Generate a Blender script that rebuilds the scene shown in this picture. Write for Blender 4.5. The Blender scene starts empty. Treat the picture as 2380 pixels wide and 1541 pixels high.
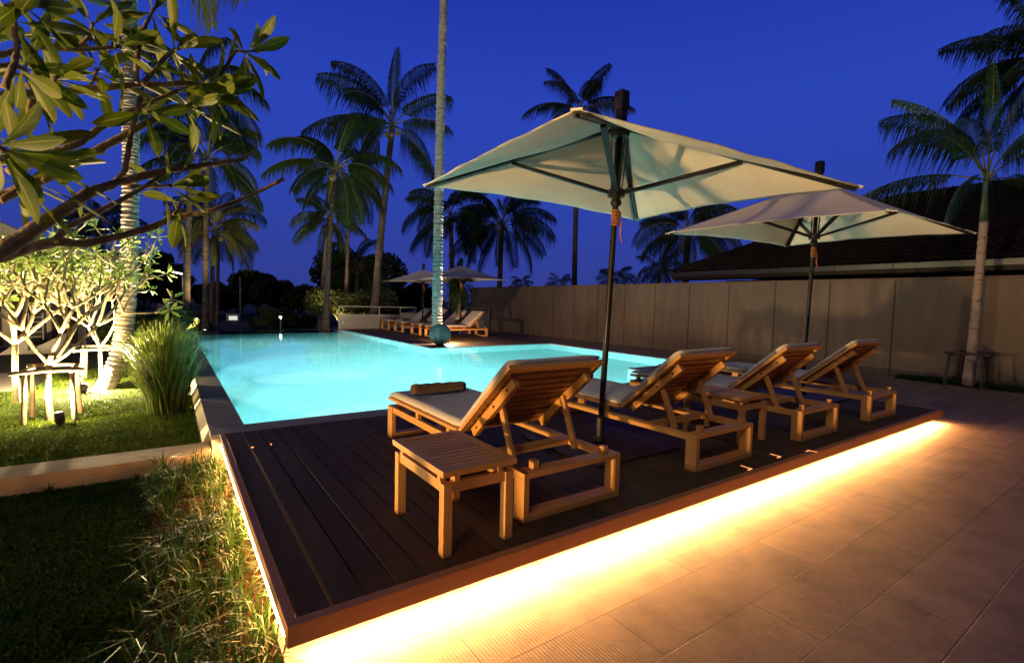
import bpy, math, random
import numpy as np
from mathutils import Vector, Matrix, Quaternion

# ------------------------------------------------------------------ camera
FOC = 1140.4                      # focal length in pixels of a 2380 x 1541 frame
CX, CY = 1190.0, 770.5
CAM = Vector((-0.349, -1.967, 1.44))
AX = Vector((0.8213, -0.0151, 0.5703))    # world rows: X, Y, Z axes seen from the camera (x right, y down, z forward)
AY = Vector((-0.5700, -0.0621, 0.8193))
AZ = AX.cross(AY)
if AZ.y > 0: AZ = -AZ
sc = bpy.context.scene
col = sc.collection
cd = bpy.data.cameras.new('camera'); cam = bpy.data.objects.new('camera', cd); col.objects.link(cam)
cd.sensor_width = 36; cd.lens = 36 * FOC / 2380; cd.clip_start = 0.05; cd.clip_end = 2000
right = Vector((AX.x, AY.x, AZ.x)); down = Vector((AX.y, AY.y, AZ.y)); fwd = Vector((AX.z, AY.z, AZ.z))
m = Matrix((right, -down, -fwd)).transposed().to_4x4(); m.translation = CAM
cam.matrix_world = m
sc.camera = cam

# ------------------------------------------------------------------ dusk sky
w = bpy.data.worlds.new('World'); sc.world = w; w.use_nodes = True
nt = w.node_tree; nt.nodes.clear()
out = nt.nodes.new('ShaderNodeOutputWorld'); bg = nt.nodes.new('ShaderNodeBackground')
tc = nt.nodes.new('ShaderNodeTexCoord'); sep = nt.nodes.new('ShaderNodeSeparateXYZ'); rp = nt.nodes.new('ShaderNodeValToRGB')
nt.links.new(tc.outputs['Generated'], sep.inputs[0]); nt.links.new(sep.outputs['Z'], rp.inputs[0])
# the afterglow lies ahead of the camera: the sky behind and overhead has already gone dark
dt = nt.nodes.new('ShaderNodeVectorMath'); dt.operation = 'DOT_PRODUCT'; dt.inputs[1].default_value = (0.57, 0.82, 0)
nt.links.new(tc.outputs['Generated'], dt.inputs[0])
mr = nt.nodes.new('ShaderNodeMapRange'); mr.interpolation_type = 'SMOOTHSTEP'
for i, v in ((1, -.25), (2, .50), (3, .16), (4, 1.0)): mr.inputs[i].default_value = v
nt.links.new(dt.outputs['Value'], mr.inputs[0]); nt.links.new(mr.outputs[0], bg.inputs[1])
nt.links.new(rp.outputs[0], bg.inputs[0]); nt.links.new(bg.outputs[0], out.inputs[0])
cr = rp.color_ramp
stops = [(0.0, (0.030, 0.048, 0.260)), (0.07, (0.030, 0.050, 0.310)), (0.20, (0.026, 0.056, 0.400)), (0.36, (0.023, 0.058, 0.470)), (0.50, (0.016, 0.040, 0.400)), (0.62, (0.010, 0.024, 0.27)), (0.75, (0.008, 0.012, 0.11)), (1.0, (0.006, 0.008, 0.06))]
cr.elements[0].position, cr.elements[0].color = stops[0][0], (*stops[0][1], 1)
cr.elements[1].position, cr.elements[1].color = stops[-1][0], (*stops[-1][1], 1)
for p, c in stops[1:-1]:
    e = cr.elements.new(p); e.color = (*c, 1)
# sun lamp: assumed warm fill for an unseen light high behind the camera
sl = bpy.data.lights.new('sun', 'SUN'); sl.energy = .46; sl.angle = math.radians(10); sl.color = (1.0, .80, .68)
so = bpy.data.objects.new('sun', sl); col.objects.link(so)
so.rotation_euler = Vector((.70, .45, -.55)).to_track_quat('-Z', 'Y').to_euler()
sc.view_settings.view_transform = 'Standard'; sc.view_settings.look = 'None'
sc.view_settings.exposure = 0.0; sc.view_settings.gamma = 1.0
sc.render.engine = 'CYCLES'
cy = sc.cycles
cy.use_denoising = True; cy.max_bounces = 7; cy.diffuse_bounces = 3; cy.glossy_bounces = 3; cy.transmission_bounces = 5
cy.transparent_max_bounces = 12; cy.sample_clamp_indirect = 3.0; cy.caustics_reflective = True; cy.caustics_refractive = True
cy.use_light_tree = True

def at(x, y, z):
    "the point at height z that a pixel of the 2380 x 1541 frame shows"
    r = Vector((x - CX, y - CY, FOC)); d = Vector((AX.dot(r), AY.dot(r), AZ.dot(r)))
    return CAM + d * ((z - CAM.z) / d.z)
def dep(x, y, d):
    r = Vector((x - CX, y - CY, FOC)) / FOC
    return CAM + Vector((AX.dot(r), AY.dot(r), AZ.dot(r))) * d

# ------------------------------------------------------------------ tags and helpers
def tag(o, label=None, cat=None, group=None, kind=None):
    if label: o['label'] = label
    if cat: o['category'] = cat
    if group: o['group'] = group
    if kind: o['kind'] = kind
    return o
def empty(name, loc=(0, 0, 0), rz=0.0):
    o = bpy.data.objects.new(name, None); col.objects.link(o); o.location = loc; o.rotation_euler = (0, 0, rz)
    o.empty_display_size = 0.1
    return o
def kids(o): return [c for c in bpy.data.objects if c.parent == o]
def copy_tree(o, parent=None):
    c = o.copy(); col.objects.link(c)
    if parent is not None: c.parent = parent
    for ch in kids(o): copy_tree(ch, c)
    return c

class MB:
    def __init__(s): s.v = []; s.f = []; s.uv = []
    def poly(s, pts, uvs=None):
        n = len(s.v); s.v += [tuple(p) for p in pts]; s.f.append(tuple(range(n, n + len(pts))))
        s.uv += uvs if uvs else [(p[0], p[1]) for p in pts]
    def box(s, a, b):
        c = [(a[i] + b[i]) / 2 for i in range(3)]; h = [abs(b[i] - a[i]) / 2 for i in range(3)]
        s.obox(Vector(c), h, Matrix.Identity(3)); return s
    def obox(s, c, h, R):
        n = len(s.v); L = max(range(3), key=lambda i: h[i]); r = random.random() * 20
        loc = [(sx * h[0], sy * h[1], sz * h[2]) for sx in (-1, 1) for sy in (-1, 1) for sz in (-1, 1)]
        s.v += [tuple(c + R @ Vector(p)) for p in loc]
        F = [(0, 1, 3, 2), (4, 6, 7, 5), (0, 4, 5, 1), (2, 3, 7, 6), (0, 2, 6, 4), (1, 5, 7, 3)]
        for f in F:
            s.f.append(tuple(n + i for i in f))
            ax = [i for i in range(3) if len({loc[k][i] for k in f}) > 1 and h[i] > 0] or [0, 1]
            if len(ax) < 2: ax = [0, 1]
            u = L if L in ax else ax[0]; vv = [a for a in ax if a != u][0]
            s.uv += [(loc[k][u] + r, loc[k][vv] + r * .37) for k in f]
        return s
    def bar(s, p, q, wd, th, up=(0, 0, 1)):
        p = Vector(p); q = Vector(q); d = (q - p); L = d.length; d.normalize()
        x = d.cross(Vector(up))
        if x.length < 1e-4: x = d.cross(Vector((0, 1, 0)))
        x.normalize(); z = x.cross(d)
        R = Matrix((x, d, z)).transposed()
        return s.obox((p + q) / 2, (wd / 2, L / 2, th / 2), R)
    def tube(s, pts, rad, n=8, cap=True, closed=False):
        pts = [Vector(p) for p in pts]
        if not hasattr(rad, '__len__'): rad = [rad] * len(pts)
        base = len(s.v); ref = None; L = 0; us = []
        for i, p in enumerate(pts):
            if closed: t = pts[(i + 1) % len(pts)] - pts[i - 1]
            else: t = pts[min(i + 1, len(pts) - 1)] - pts[max(i - 1, 0)]
            t.normalize()
            if ref is None:
                ref = t.orthogonal().normalized()
            ref = (ref - t * ref.dot(t)).normalized(); b = t.cross(ref)
            if i: L += (p - pts[i - 1]).length
            us.append(L)
            for k in range(n):
                a = 2 * math.pi * k / n
                s.v.append(tuple(p + (ref * math.cos(a) + b * math.sin(a)) * rad[i]))
        m_ = len(pts)
        for i in range(m_ if closed else m_ - 1):
            j = (i + 1) % m_
            for k in range(n):
                k2 = (k + 1) % n
                s.f.append((base + i * n + k, base + i * n + k2, base + j * n + k2, base + j * n + k))
                r = rad[i] * 6.28
                s.uv += [(us[i], k / n * r), (us[i], (k + 1) / n * r), (us[j], (k + 1) / n * r), (us[j], k / n * r)]
        if cap and not closed:
            s.f.append(tuple(base + k for k in range(n - 1, -1, -1))); s.uv += [(0, 0)] * n
            s.f.append(tuple(base + (m_ - 1) * n + k for k in range(n))); s.uv += [(0, 0)] * n
        return s
    def lathe(s, c, prof, n=24):
        base = len(s.v)
        for r, z in prof:
            for k in range(n):
                a = 2 * math.pi * k / n; s.v.append((c[0] + r * math.cos(a), c[1] + r * math.sin(a), c[2] + z))
        for i in range(len(prof) - 1):
            for k in range(n):
                k2 = (k + 1) % n
                s.f.append((base + i * n + k, base + i * n + k2, base + (i + 1) * n + k2, base + (i + 1) * n + k))
                s.uv += [(k / n, prof[i][1]), ((k + 1) / n, prof[i][1]), ((k + 1) / n, prof[i + 1][1]), (k / n, prof[i + 1][1])]
        return s
    def build(s, name, mat, parent=None, bevel=0, smooth=False, solid=0):
        me = bpy.data.meshes.new(name); me.from_pydata(s.v, [], s.f)
        uvl = me.uv_layers.new(name='UVMap'); uvl.data.foreach_set('uv', np.array(s.uv, 'f').ravel())
        if smooth: me.polygons.foreach_set('use_smooth', [True] * len(me.polygons))
        me.materials.append(mat); me.update()
        o = bpy.data.objects.new(name, me); col.objects.link(o)
        if parent is not None: o.parent = parent
        if solid:
            sm = o.modifiers.new('s', 'SOLIDIFY'); sm.thickness = solid; sm.offset = 0
        if bevel:
            b = o.modifiers.new('b', 'BEVEL'); b.width = bevel; b.segments = 2; b.limit_method = 'ANGLE'
        return o

def np_mesh(name, V, tris, mat, uv=None, parent=None):
    "fast mesh from arrays; tris (n,k)"
    me = bpy.data.meshes.new(name); k = tris.shape[1]
    me.vertices.add(len(V)); me.vertices.foreach_set('co', V.astype('f').ravel())
    me.loops.add(tris.size); me.loops.foreach_set('vertex_index', tris.astype('i').ravel())
    me.polygons.add(len(tris)); me.polygons.foreach_set('loop_start', np.arange(0, tris.size, k, dtype='i'))
    if uv is not None:
        l = me.uv_layers.new(name='UVMap'); l.data.foreach_set('uv', uv.astype('f').ravel())
    me.update(calc_edges=True); me.validate(); me.materials.append(mat)
    o = bpy.data.objects.new(name, me); col.objects.link(o)
    if parent is not None: o.parent = parent
    return o

# ------------------------------------------------------------------ materials
def mat(name):
    M = bpy.data.materials.new(name); M.use_nodes = True
    return M, M.node_tree, M.node_tree.nodes['Principled BSDF']
def N(t, k, **kw):
    n = t.nodes.new('ShaderNode' + k)
    for a, b in kw.items():
        if a in n.inputs: n.inputs[a].default_value = b
        else: setattr(n, a, b)
    return n
def ramp(t, fac, stops):
    r = t.nodes.new('ShaderNodeValToRGB'); e = r.color_ramp.elements
    e[0].position, e[0].color = stops[0][0], (*stops[0][1], 1); e[1].position, e[1].color = stops[-1][0], (*stops[-1][1], 1)
    for p, c in stops[1:-1]:
        q = e.new(p); q.color = (*c, 1)
    t.links.new(fac, r.inputs[0]); return r
def bump(t, b, h, strength=.3, dist=.01):
    n = t.nodes.new('ShaderNodeBump'); n.inputs['Strength'].default_value = strength; n.inputs['Distance'].default_value = dist
    t.links.new(h, n.inputs['Height']); t.links.new(n.outputs[0], b.inputs['Normal']); return n

def noise_mat(name, c1, c2, scale=6, rough=.7, bs=.3, bd=.004, coord='Object', stretch=(1, 1, 1), detail=8, spec=.5, fine=None):
    M, t, b = mat(name)
    tc = N(t, 'TexCoord'); mp = N(t, 'Mapping'); mp.inputs['Scale'].default_value = stretch
    t.links.new(tc.outputs[coord], mp.inputs[0])
    n = N(t, 'TexNoise', Scale=scale, Detail=detail, Roughness=.65); t.links.new(mp.outputs[0], n.inputs['Vector'])
    r = ramp(t, n.outputs['Fac'], [(.3, c1), (.7, c2)]); t.links.new(r.outputs[0], b.inputs['Base Color'])
    b.inputs['Roughness'].default_value = rough; b.inputs['Specular IOR Level'].default_value = spec
    h = n.outputs['Fac']
    if fine:
        n2 = N(t, 'TexNoise', Scale=fine, Detail=4); t.links.new(mp.outputs[0], n2.inputs['Vector']); h = n2.outputs['Fac']
    bump(t, b, h, bs, bd)
    return M

def wood_mat(name, c1, c2, rough=.5):
    M, t, b = mat(name)
    uv = N(t, 'UVMap'); mp = N(t, 'Mapping'); mp.inputs['Scale'].default_value = (3, 45, 1)
    t.links.new(uv.outputs[0], mp.inputs[0])
    n = N(t, 'TexNoise', Scale=1.6, Detail=6, Roughness=.6, Distortion=.6); t.links.new(mp.outputs[0], n.inputs['Vector'])
    mp2 = N(t, 'Mapping'); mp2.inputs['Scale'].default_value = (.6, 2.2, 1); t.links.new(uv.outputs[0], mp2.inputs[0])
    n2 = N(t, 'TexNoise', Scale=1.0, Detail=2); t.links.new(mp2.outputs[0], n2.inputs['Vector'])
    mx = N(t, 'Math', operation='ADD'); m1 = N(t, 'Math', operation='MULTIPLY'); m1.inputs[1].default_value = .6
    m2 = N(t, 'Math', operation='MULTIPLY'); m2.inputs[1].default_value = .62
    t.links.new(n.outputs['Fac'], m1.inputs[0]); t.links.new(n2.outputs['Fac'], m2.inputs[0])
    t.links.new(m1.outputs[0], mx.inputs[0]); t.links.new(m2.outputs[0], mx.inputs[1])
    r = ramp(t, mx.outputs[0], [(.35, c1), (.75, c2)]); t.links.new(r.outputs[0], b.inputs['Base Color'])
    b.inputs['Roughness'].default_value = rough; b.inputs['Specular IOR Level'].default_value = .5 if rough < .6 else .18
    bump(t, b, n.outputs['Fac'], .25, .002)
    return M

def emis(name, c, s):
    M, t, b = mat(name); b.inputs['Base Color'].default_value = (0, 0, 0, 1)
    b.inputs['Emission Color'].default_value = (*c, 1); b.inputs['Emission Strength'].default_value = s
    return M

def plain(name, c, rough=.5, metal=0, spec=.5):
    return_ = noise_mat(name, tuple(x * .85 for x in c), c, 14, rough, .1, .001, spec=spec)
    return_.node_tree.nodes['Principled BSDF'].inputs['Metallic'].default_value = metal
    return return_

def leaf_mat(name, c1, c2, trans=.35, vein=None, rough=.4):
    M, t, b = mat(name)
    oi = N(t, 'TexCoord'); n = N(t, 'TexNoise', Scale=3.0, Detail=3); t.links.new(oi.outputs['Object'], n.inputs['Vector'])
    r = ramp(t, n.outputs['Fac'], [(.3, c1), (.7, c2)])
    colout = r.outputs[0]
    if vein:
        uv = N(t, 'UVMap'); s = N(t, 'SeparateXYZ'); t.links.new(uv.outputs[0], s.inputs[0])
        # u runs 0..1 along the leaf, v -1..1 across; side veins sweep forward
        a = N(t, 'Math', operation='ABSOLUTE'); t.links.new(s.outputs['Y'], a.inputs[0])
        m_ = N(t, 'Math', operation='MULTIPLY_ADD'); m_.inputs[1].default_value = -.12
        t.links.new(a.outputs[0], m_.inputs[0]); t.links.new(s.outputs['X'], m_.inputs[2])
        f = N(t, 'Math', operation='MULTIPLY'); f.inputs[1].default_value = 24.0; t.links.new(m_.outputs[0], f.inputs[0])
        fr = N(t, 'Math', operation='FRACT'); t.links.new(f.outputs[0], fr.inputs[0])
        v1 = ramp(t, fr.outputs[0], [(0, (1, 1, 1)), (.16, (0, 0, 0)), (1, (0, 0, 0))])
        v2 = ramp(t, a.outputs[0], [(0, (1, 1, 1)), (.05, (1, 1, 1)), (.09, (0, 0, 0)), (1, (0, 0, 0))])
        mm = N(t, 'Math', operation='MAXIMUM')
        q = N(t, 'Math', operation='MULTIPLY'); q.inputs[1].default_value = .35; t.links.new(v1.outputs[0], q.inputs[0])
        t.links.new(q.outputs[0], mm.inputs[0]); t.links.new(v2.outputs[0], mm.inputs[1])
        mx = N(t, 'MixRGB'); mx.inputs['Color2'].default_value = (*vein, 1); t.links.new(mm.outputs[0], mx.inputs['Fac']); t.links.new(colout, mx.inputs['Color1'])
        colout = mx.outputs[0]
        bump(t, b, mm.outputs[0], .4, .003)
    t.links.new(colout, b.inputs['Base Color']); b.inputs['Roughness'].default_value = rough; b.inputs['Specular IOR Level'].default_value = .5 if rough < .55 else .08
    tr = N(t, 'BsdfTranslucent'); t.links.new(colout, tr.inputs[0])
    ms = N(t, 'MixShader'); ms.inputs[0].default_value = trans
    t.links.new(b.outputs[0], ms.inputs[1]); t.links.new(tr.outputs[0], ms.inputs[2])
    t.links.new(ms.outputs[0], t.nodes['Material Output'].inputs[0])
    return M

TEAK = wood_mat('teak', (.44, .185, .040), (.66, .32, .080), .5)
DECKW = wood_mat('deck_wood', (.034, .022, .009), (.082, .052, .023), .62)
FASCIA = wood_mat('fascia_wood', (.30, .115, .04), (.42, .18, .065), .5)
FABRIC = noise_mat('canopy_fabric', (.68, .61, .48), (.82, .75, .61), 2.4, .9, .7, .012, stretch=(1, 1, .4))
CUSH = noise_mat('cushion_fabric', (.52, .46, .38), (.62, .56, .47), 4, .95, .3, .002, fine=300)
TOWEL = noise_mat('towel_cloth', (.07, .038, .022), (.12, .068, .04), 5, 1.0, .9, .006, fine=160)
TOWELR = noise_mat('red_towel_cloth', (.14, .045, .035), (.2, .07, .05), 5, 1.0, .9, .006, fine=160)
POLEM = plain('bronze_pole', (.014, .011, .009), .38, .0, .35)
BLACK = plain('black_wood', (.022, .014, .011), .5)
CORD = noise_mat('orange_cord', (.38, .12, .03), (.5, .18, .05), 30, .8)
STONE = noise_mat('coping_stone', (.20, .18, .165), (.27, .245, .22), 5, .75, .35, .003, fine=120)
RENDER = noise_mat('cream_render', (.62, .54, .40), (.72, .64, .48), 2.2, .85, .5, .003, fine=90)
TERR = noise_mat('sand_render', (.30, .22, .13), (.43, .33, .20), 3.0, .9, .9, .006, fine=55)
CONC = noise_mat('concrete', (.16, .135, .115), (.27, .235, .20), 1.3, .85, .4, .004, fine=60, stretch=(1, 1, .35))
DARKG = noise_mat('soil', (.010, .012, .005), (.028, .026, .012), 4, 1, .8, .03)
SOILR = noise_mat('red_soil', (.022, .010, .006), (.05, .022, .012), 9, 1, .9, .03)
WHITE = noise_mat('villa_paint', (.46, .40, .33), (.55, .49, .41), 1.2, .8, .2, .002)
DARKIN = plain('dark_opening', (.03, .012, .009), .6)
ROOF = noise_mat('roof_tile', (.007, .005, .006), (.015, .011, .012), 5, .95, .4, .01, spec=.08)
GUTTER = plain('gutter_metal', (.16, .17, .16), .28, .8)
SOFFIT = plain('soffit_timber', (.02, .017, .015), .7)
STEEL = plain('painted_steel', (.42, .42, .39), .4, .2)
GLAZ = noise_mat('glazed_pot', (.06, .11, .105), (.20, .30, .28), 7, .25, .6, .008, stretch=(1, 1, .25))
BARK = noise_mat('plumeria_bark', (.13, .095, .045), (.33, .25, .13), 16, .85, 1.0, .012, fine=34)
BARKG = noise_mat('pale_plumeria_bark', (.26, .20, .11), (.46, .37, .23), 16, .85, 1.0, .012, fine=34)
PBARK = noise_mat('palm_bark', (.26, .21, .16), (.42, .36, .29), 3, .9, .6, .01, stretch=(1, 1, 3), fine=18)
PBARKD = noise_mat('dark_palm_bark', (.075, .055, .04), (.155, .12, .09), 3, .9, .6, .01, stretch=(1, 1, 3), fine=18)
DPOST = noise_mat('dark_post_wood', (.035, .025, .018), (.075, .055, .04), 10, .9, .7, .004)
POST = noise_mat('raw_post_wood', (.22, .15, .09), (.36, .26, .16), 10, .85, .7, .004)
LEAF = leaf_mat('plumeria_leaf', (.055, .100, .005), (.150, .190, .010), .40, (.27, .29, .04), .5)
LEAFG = leaf_mat('garden_plumeria_leaf', (.12, .20, .035), (.22, .31, .065), .35, None, .4)
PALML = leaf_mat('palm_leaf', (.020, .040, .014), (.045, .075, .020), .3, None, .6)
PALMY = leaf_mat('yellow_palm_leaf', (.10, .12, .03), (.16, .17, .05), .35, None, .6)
ARECA = leaf_mat('feather_palm_leaf', (.035, .085, .022), (.06, .13, .035), .35, None, .4)
BUSHD = leaf_mat('dark_bush_leaf', (.018, .034, .012), (.045, .062, .02), .25, None, .6)
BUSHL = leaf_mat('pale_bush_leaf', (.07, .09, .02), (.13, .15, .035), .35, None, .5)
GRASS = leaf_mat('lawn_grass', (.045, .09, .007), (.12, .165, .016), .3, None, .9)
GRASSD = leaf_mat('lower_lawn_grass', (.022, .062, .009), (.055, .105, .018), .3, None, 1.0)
GRASSB = leaf_mat('bed_grass', (.010, .042, .003), (.032, .080, .007), .35, None, .5)
STRAW = leaf_mat('dry_grass', (.06, .022, .010), (.13, .055, .022), .3, None, .8)
FOUNT = leaf_mat('fountain_grass', (.07, .115, .008), (.16, .195, .022), .35, None, .5)
RIB = plain('palm_rib', (.20, .20, .07), .6)
FLOWER = plain('petal', (.75, .72, .62), .7)

# paving: long stone slabs, ribbed
def paving_mat():
    M, t, b = mat('stone_paving')
    tc = N(t, 'TexCoord'); mp = N(t, 'Mapping'); mp.inputs['Location'].default_value = (0.66, .095, 0)
    t.links.new(tc.outputs['Object'], mp.inputs[0])
    br = N(t, 'TexBrick'); br.offset = .5; br.inputs['Scale'].default_value = 1; br.inputs['Brick Width'].default_value = 1.308; br.inputs['Row Height'].default_value = .327
    br.inputs['Mortar Size'].default_value = .0035; br.inputs['Mortar Smooth'].default_value = .3; br.inputs['Bias'].default_value = 0
    br.inputs['Color1'].default_value = (.245, .180, .135, 1); br.inputs['Color2'].default_value = (.180, .130, .100, 1); br.inputs['Mortar'].default_value = (.07, .055, .045, 1)
    t.links.new(mp.outputs[0], br.inputs['Vector'])
    n = N(t, 'TexNoise', Scale=3.5, Detail=10, Roughness=.7); t.links.new(tc.outputs['Object'], n.inputs['Vector'])
    r = ramp(t, n.outputs['Fac'], [(.28, (.48, .46, .45)), (.5, (.95, .93, .92)), (.72, (1.3, 1.27, 1.25))])
    mx = N(t, 'MixRGB', blend_type='MULTIPLY'); mx.inputs['Fac'].default_value = 1
    t.links.new(br.outputs['Color'], mx.inputs['Color1']); t.links.new(r.outputs[0], mx.inputs['Color2'])
    t.links.new(mx.outputs[0], b.inputs['Base Color']); b.inputs['Roughness'].default_value = .55
    # chisel ribs plus grain
    wv = N(t, 'TexWave', Scale=19.0, Distortion=1.2, Detail=2); wv.bands_direction = 'X'
    wv.inputs['Detail Scale'].default_value = 3
    t.links.new(tc.outputs['Object'], wv.inputs['Vector'])
    n2 = N(t, 'TexNoise', Scale=38, Detail=6, Roughness=.7); t.links.new(tc.outputs['Object'], n2.inputs['Vector'])
    n3 = N(t, 'TexNoise', Scale=1.3, Detail=2); t.links.new(tc.outputs['Object'], n3.inputs['Vector'])
    r3 = ramp(t, n3.outputs['Fac'], [(.42, (0, 0, 0)), (.62, (.5, .5, .5))])
    ml = N(t, 'Math', operation='MULTIPLY'); t.links.new(wv.outputs['Fac'], ml.inputs[0]); t.links.new(r3.outputs[0], ml.inputs[1])
    ad = N(t, 'Math', operation='ADD'); t.links.new(ml.outputs[0], ad.inputs[0]); t.links.new(n2.outputs['Fac'], ad.inputs[1])
    iv = N(t, 'Math', operation='MULTIPLY_ADD'); iv.inputs[1].default_value = -2.5
    t.links.new(br.outputs['Fac'], iv.inputs[0]); t.links.new(ad.outputs[0], iv.inputs[2])
    bump(t, b, iv.outputs[0], .55, .0035)
    return M
PAVE = paving_mat()

# wall of concrete panels with dark joints and stains
def wall_mat():
    M, t, b = mat('panel_concrete')
    tc = N(t, 'TexCoord'); mp = N(t, 'Mapping'); mp.inputs['Scale'].default_value = (1, 2.2, .30); t.links.new(tc.outputs['Object'], mp.inputs[0])
    n = N(t, 'TexNoise', Scale=2.2, Detail=8, Roughness=.6); t.links.new(mp.outputs[0], n.inputs['Vector'])
    n1 = N(t, 'TexNoise', Scale=.5, Detail=4); t.links.new(tc.outputs['Object'], n1.inputs['Vector'])
    a = N(t, 'Math', operation='MULTIPLY_ADD'); a.inputs[1].default_value = .6; t.links.new(n1.outputs['Fac'], a.inputs[0])
    h = N(t, 'Math', operation='MULTIPLY'); h.inputs[1].default_value = .5; t.links.new(n.outputs['Fac'], h.inputs[0]); t.links.new(h.outputs[0], a.inputs[2])
    r = ramp(t, a.outputs[0], [(.36, (.082, .060, .043)), (.55, (.125, .092, .066)), (.74, (.17, .127, .092))])
    s = N(t, 'SeparateXYZ'); t.links.new(tc.outputs['Object'], s.inputs[0])
    d = N(t, 'Math', operation='MULTIPLY_ADD'); d.inputs[1].default_value = 1 / 1.31; d.inputs[2].default_value = -2.146 / 1.31 + 8.5
    t.links.new(s.outputs['Y'], d.inputs[0]); fr = N(t, 'Math', operation='FRACT'); t.links.new(d.outputs[0], fr.inputs[0])
    sb = N(t, 'Math', operation='SUBTRACT'); sb.inputs[1].default_value = .5; t.links.new(fr.outputs[0], sb.inputs[0])
    ab = N(t, 'Math', operation='ABSOLUTE'); t.links.new(sb.outputs[0], ab.inputs[0])
    rj = ramp(t, ab.outputs[0], [(0, (.30, .28, .26)), (.010, (.35, .33, .3)), (.018, (1, 1, 1)), (1, (1, 1, 1))])
    mx = N(t, 'MixRGB', blend_type='MULTIPLY'); mx.inputs['Fac'].default_value = 1
    t.links.new(r.outputs[0], mx.inputs['Color1']); t.links.new(rj.outputs[0], mx.inputs['Color2'])
    t.links.new(mx.outputs[0], b.inputs['Base Color']); b.inputs['Roughness'].default_value = .85
    n2 = N(t, 'TexNoise', Scale=50, Detail=4); t.links.new(tc.outputs['Object'], n2.inputs['Vector'])
    ad = N(t, 'Math', operation='MULTIPLY_ADD'); ad.inputs[1].default_value = 3.0; t.links.new(rj.outputs[0], ad.inputs[0]); t.links.new(n2.outputs['Fac'], ad.inputs[2])
    bump(t, b, ad.outputs[0], .4, .004)
    return M
WALLM = wall_mat()

def tile_mat():
    M, t, b = mat('pool_tile')
    tc = N(t, 'TexCoord')
    br = N(t, 'TexBrick'); br.offset = 0; br.inputs['Scale'].default_value = 1; br.inputs['Brick Width'].default_value = .1; br.inputs['Row Height'].default_value = .1
    br.inputs['Mortar Size'].default_value = .003
    br.inputs['Color1'].default_value = (.27, .68, .68, 1); br.inputs['Color2'].default_value = (.24, .64, .65, 1); br.inputs['Mortar'].default_value = (.36, .72, .72, 1)
    t.links.new(tc.outputs['Object'], br.inputs['Vector'])
    t.links.new(br.outputs['Color'], b.inputs['Base Color']); b.inputs['Roughness'].default_value = .5
    return M
TILE = tile_mat()

def water_mat():
    M, t, b = mat('pool_water')
    t.nodes.remove(b)
    rf = N(t, 'BsdfRefraction', IOR=1.33, Roughness=.0); rf.inputs['Color'].default_value = (.86, .985, .995, 1)
    gl = N(t, 'BsdfGlossy', Roughness=.045); gl.inputs['Color'].default_value = (1, 1, 1, 1)
    fr = N(t, 'Fresnel', IOR=1.33); ms = N(t, 'MixShader')
    tc = N(t, 'TexCoord'); mp = N(t, 'Mapping'); mp.inputs['Scale'].default_value = (.45, 1.1, 1); t.links.new(tc.outputs['Object'], mp.inputs[0])
    n = N(t, 'TexNoise', Scale=2.2, Detail=2, Roughness=.5); t.links.new(mp.outputs[0], n.inputs['Vector'])
    bm = N(t, 'Bump'); bm.inputs['Strength'].default_value = .12; bm.inputs['Distance'].default_value = .03
    t.links.new(n.outputs['Fac'], bm.inputs['Height'])
    for x in (rf, gl, fr): t.links.new(bm.outputs[0], x.inputs['Normal'])
    t.links.new(fr.outputs[0], ms.inputs[0]); t.links.new(rf.outputs[0], ms.inputs[1]); t.links.new(gl.outputs[0], ms.inputs[2])
    t.links.new(ms.outputs[0], t.nodes['Material Output'].inputs[0])
    return M
WATER = water_mat()

def glass_mat():
    M, t, b = mat('frosted_panel')
    b.inputs['Base Color'].default_value = (.42, .42, .36, 1); b.inputs['Roughness'].default_value = .35
    tr = N(t, 'BsdfTransparent'); ms = N(t, 'MixShader'); ms.inputs[0].default_value = .62
    t.links.new(tr.outputs[0], ms.inputs[1]); t.links.new(b.outputs[0], ms.inputs[2]); t.links.new(ms.outputs[0], t.nodes['Material Output'].inputs[0])
    return M
GLASSP = glass_mat()

WARM = (1.0, .44, .13); YEL = (1.0, .74, .32)
E_STRIP = emis('warm_strip', (1.0, .58, .22), 22)
E_LAMP = emis('lamp_glow', (1.0, .86, .6), 60)
E_COOL = emis('cool_lamp_glow', (.85, .95, 1.0), 60)
E_SLIT = emis('slit_glow', (1.0, .30, .10), 2.6)
E_TUBE = emis('tube_glow', (.95, .95, 1.0), 8)

def light(kind, loc, tgt, power, color, size=.05, spot=None, blend=.5, parent=None, size_y=None):
    ld = bpy.data.lights.new('lamp_light', kind); ld.energy = power; ld.color = color
    if kind == 'AREA':
        ld.shape = 'RECTANGLE'; ld.size = size; ld.size_y = size_y or size
    else: ld.shadow_soft_size = size
    if kind == 'SPOT': ld.spot_size = math.radians(spot); ld.spot_blend = blend
    o = bpy.data.objects.new('lamp_light', ld); col.objects.link(o)
    d = Vector(tgt) - Vector(loc); o.rotation_euler = d.to_track_quat('-Z', 'Y').to_euler(); o.location = loc
    if parent is not None:
        o.location = Vector(loc) - parent.location; o.parent = parent
    return o

# ================================================================== the setting
DZ = .17
S_ = lambda o: tag(o, kind='structure')
# ground round the pool, out to the horizon
g = MB()
def gp(x0, y0, x1, y1, z): g.poly([(x0, y0, z), (x1, y0, z), (x1, y1, z), (x0, y1, z)])
gp(-600, -600, 600, 0.1, -.14); gp(-600, .1, -.06, 700, -.14); gp(9.7, .1, 600, 18.7, -.14); gp(-.06, 18.7, 600, 700, -.14)
S_(g.build('ground', DARKG))
g = MB(); g.box((-.0, -9, -.13), (12.9, .45, 0)); g.box((7.5, .45, -.13), (12.9, 25, 0)); g.box((9.7, 25, -.13), (12.9, 30, -.001))
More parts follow.
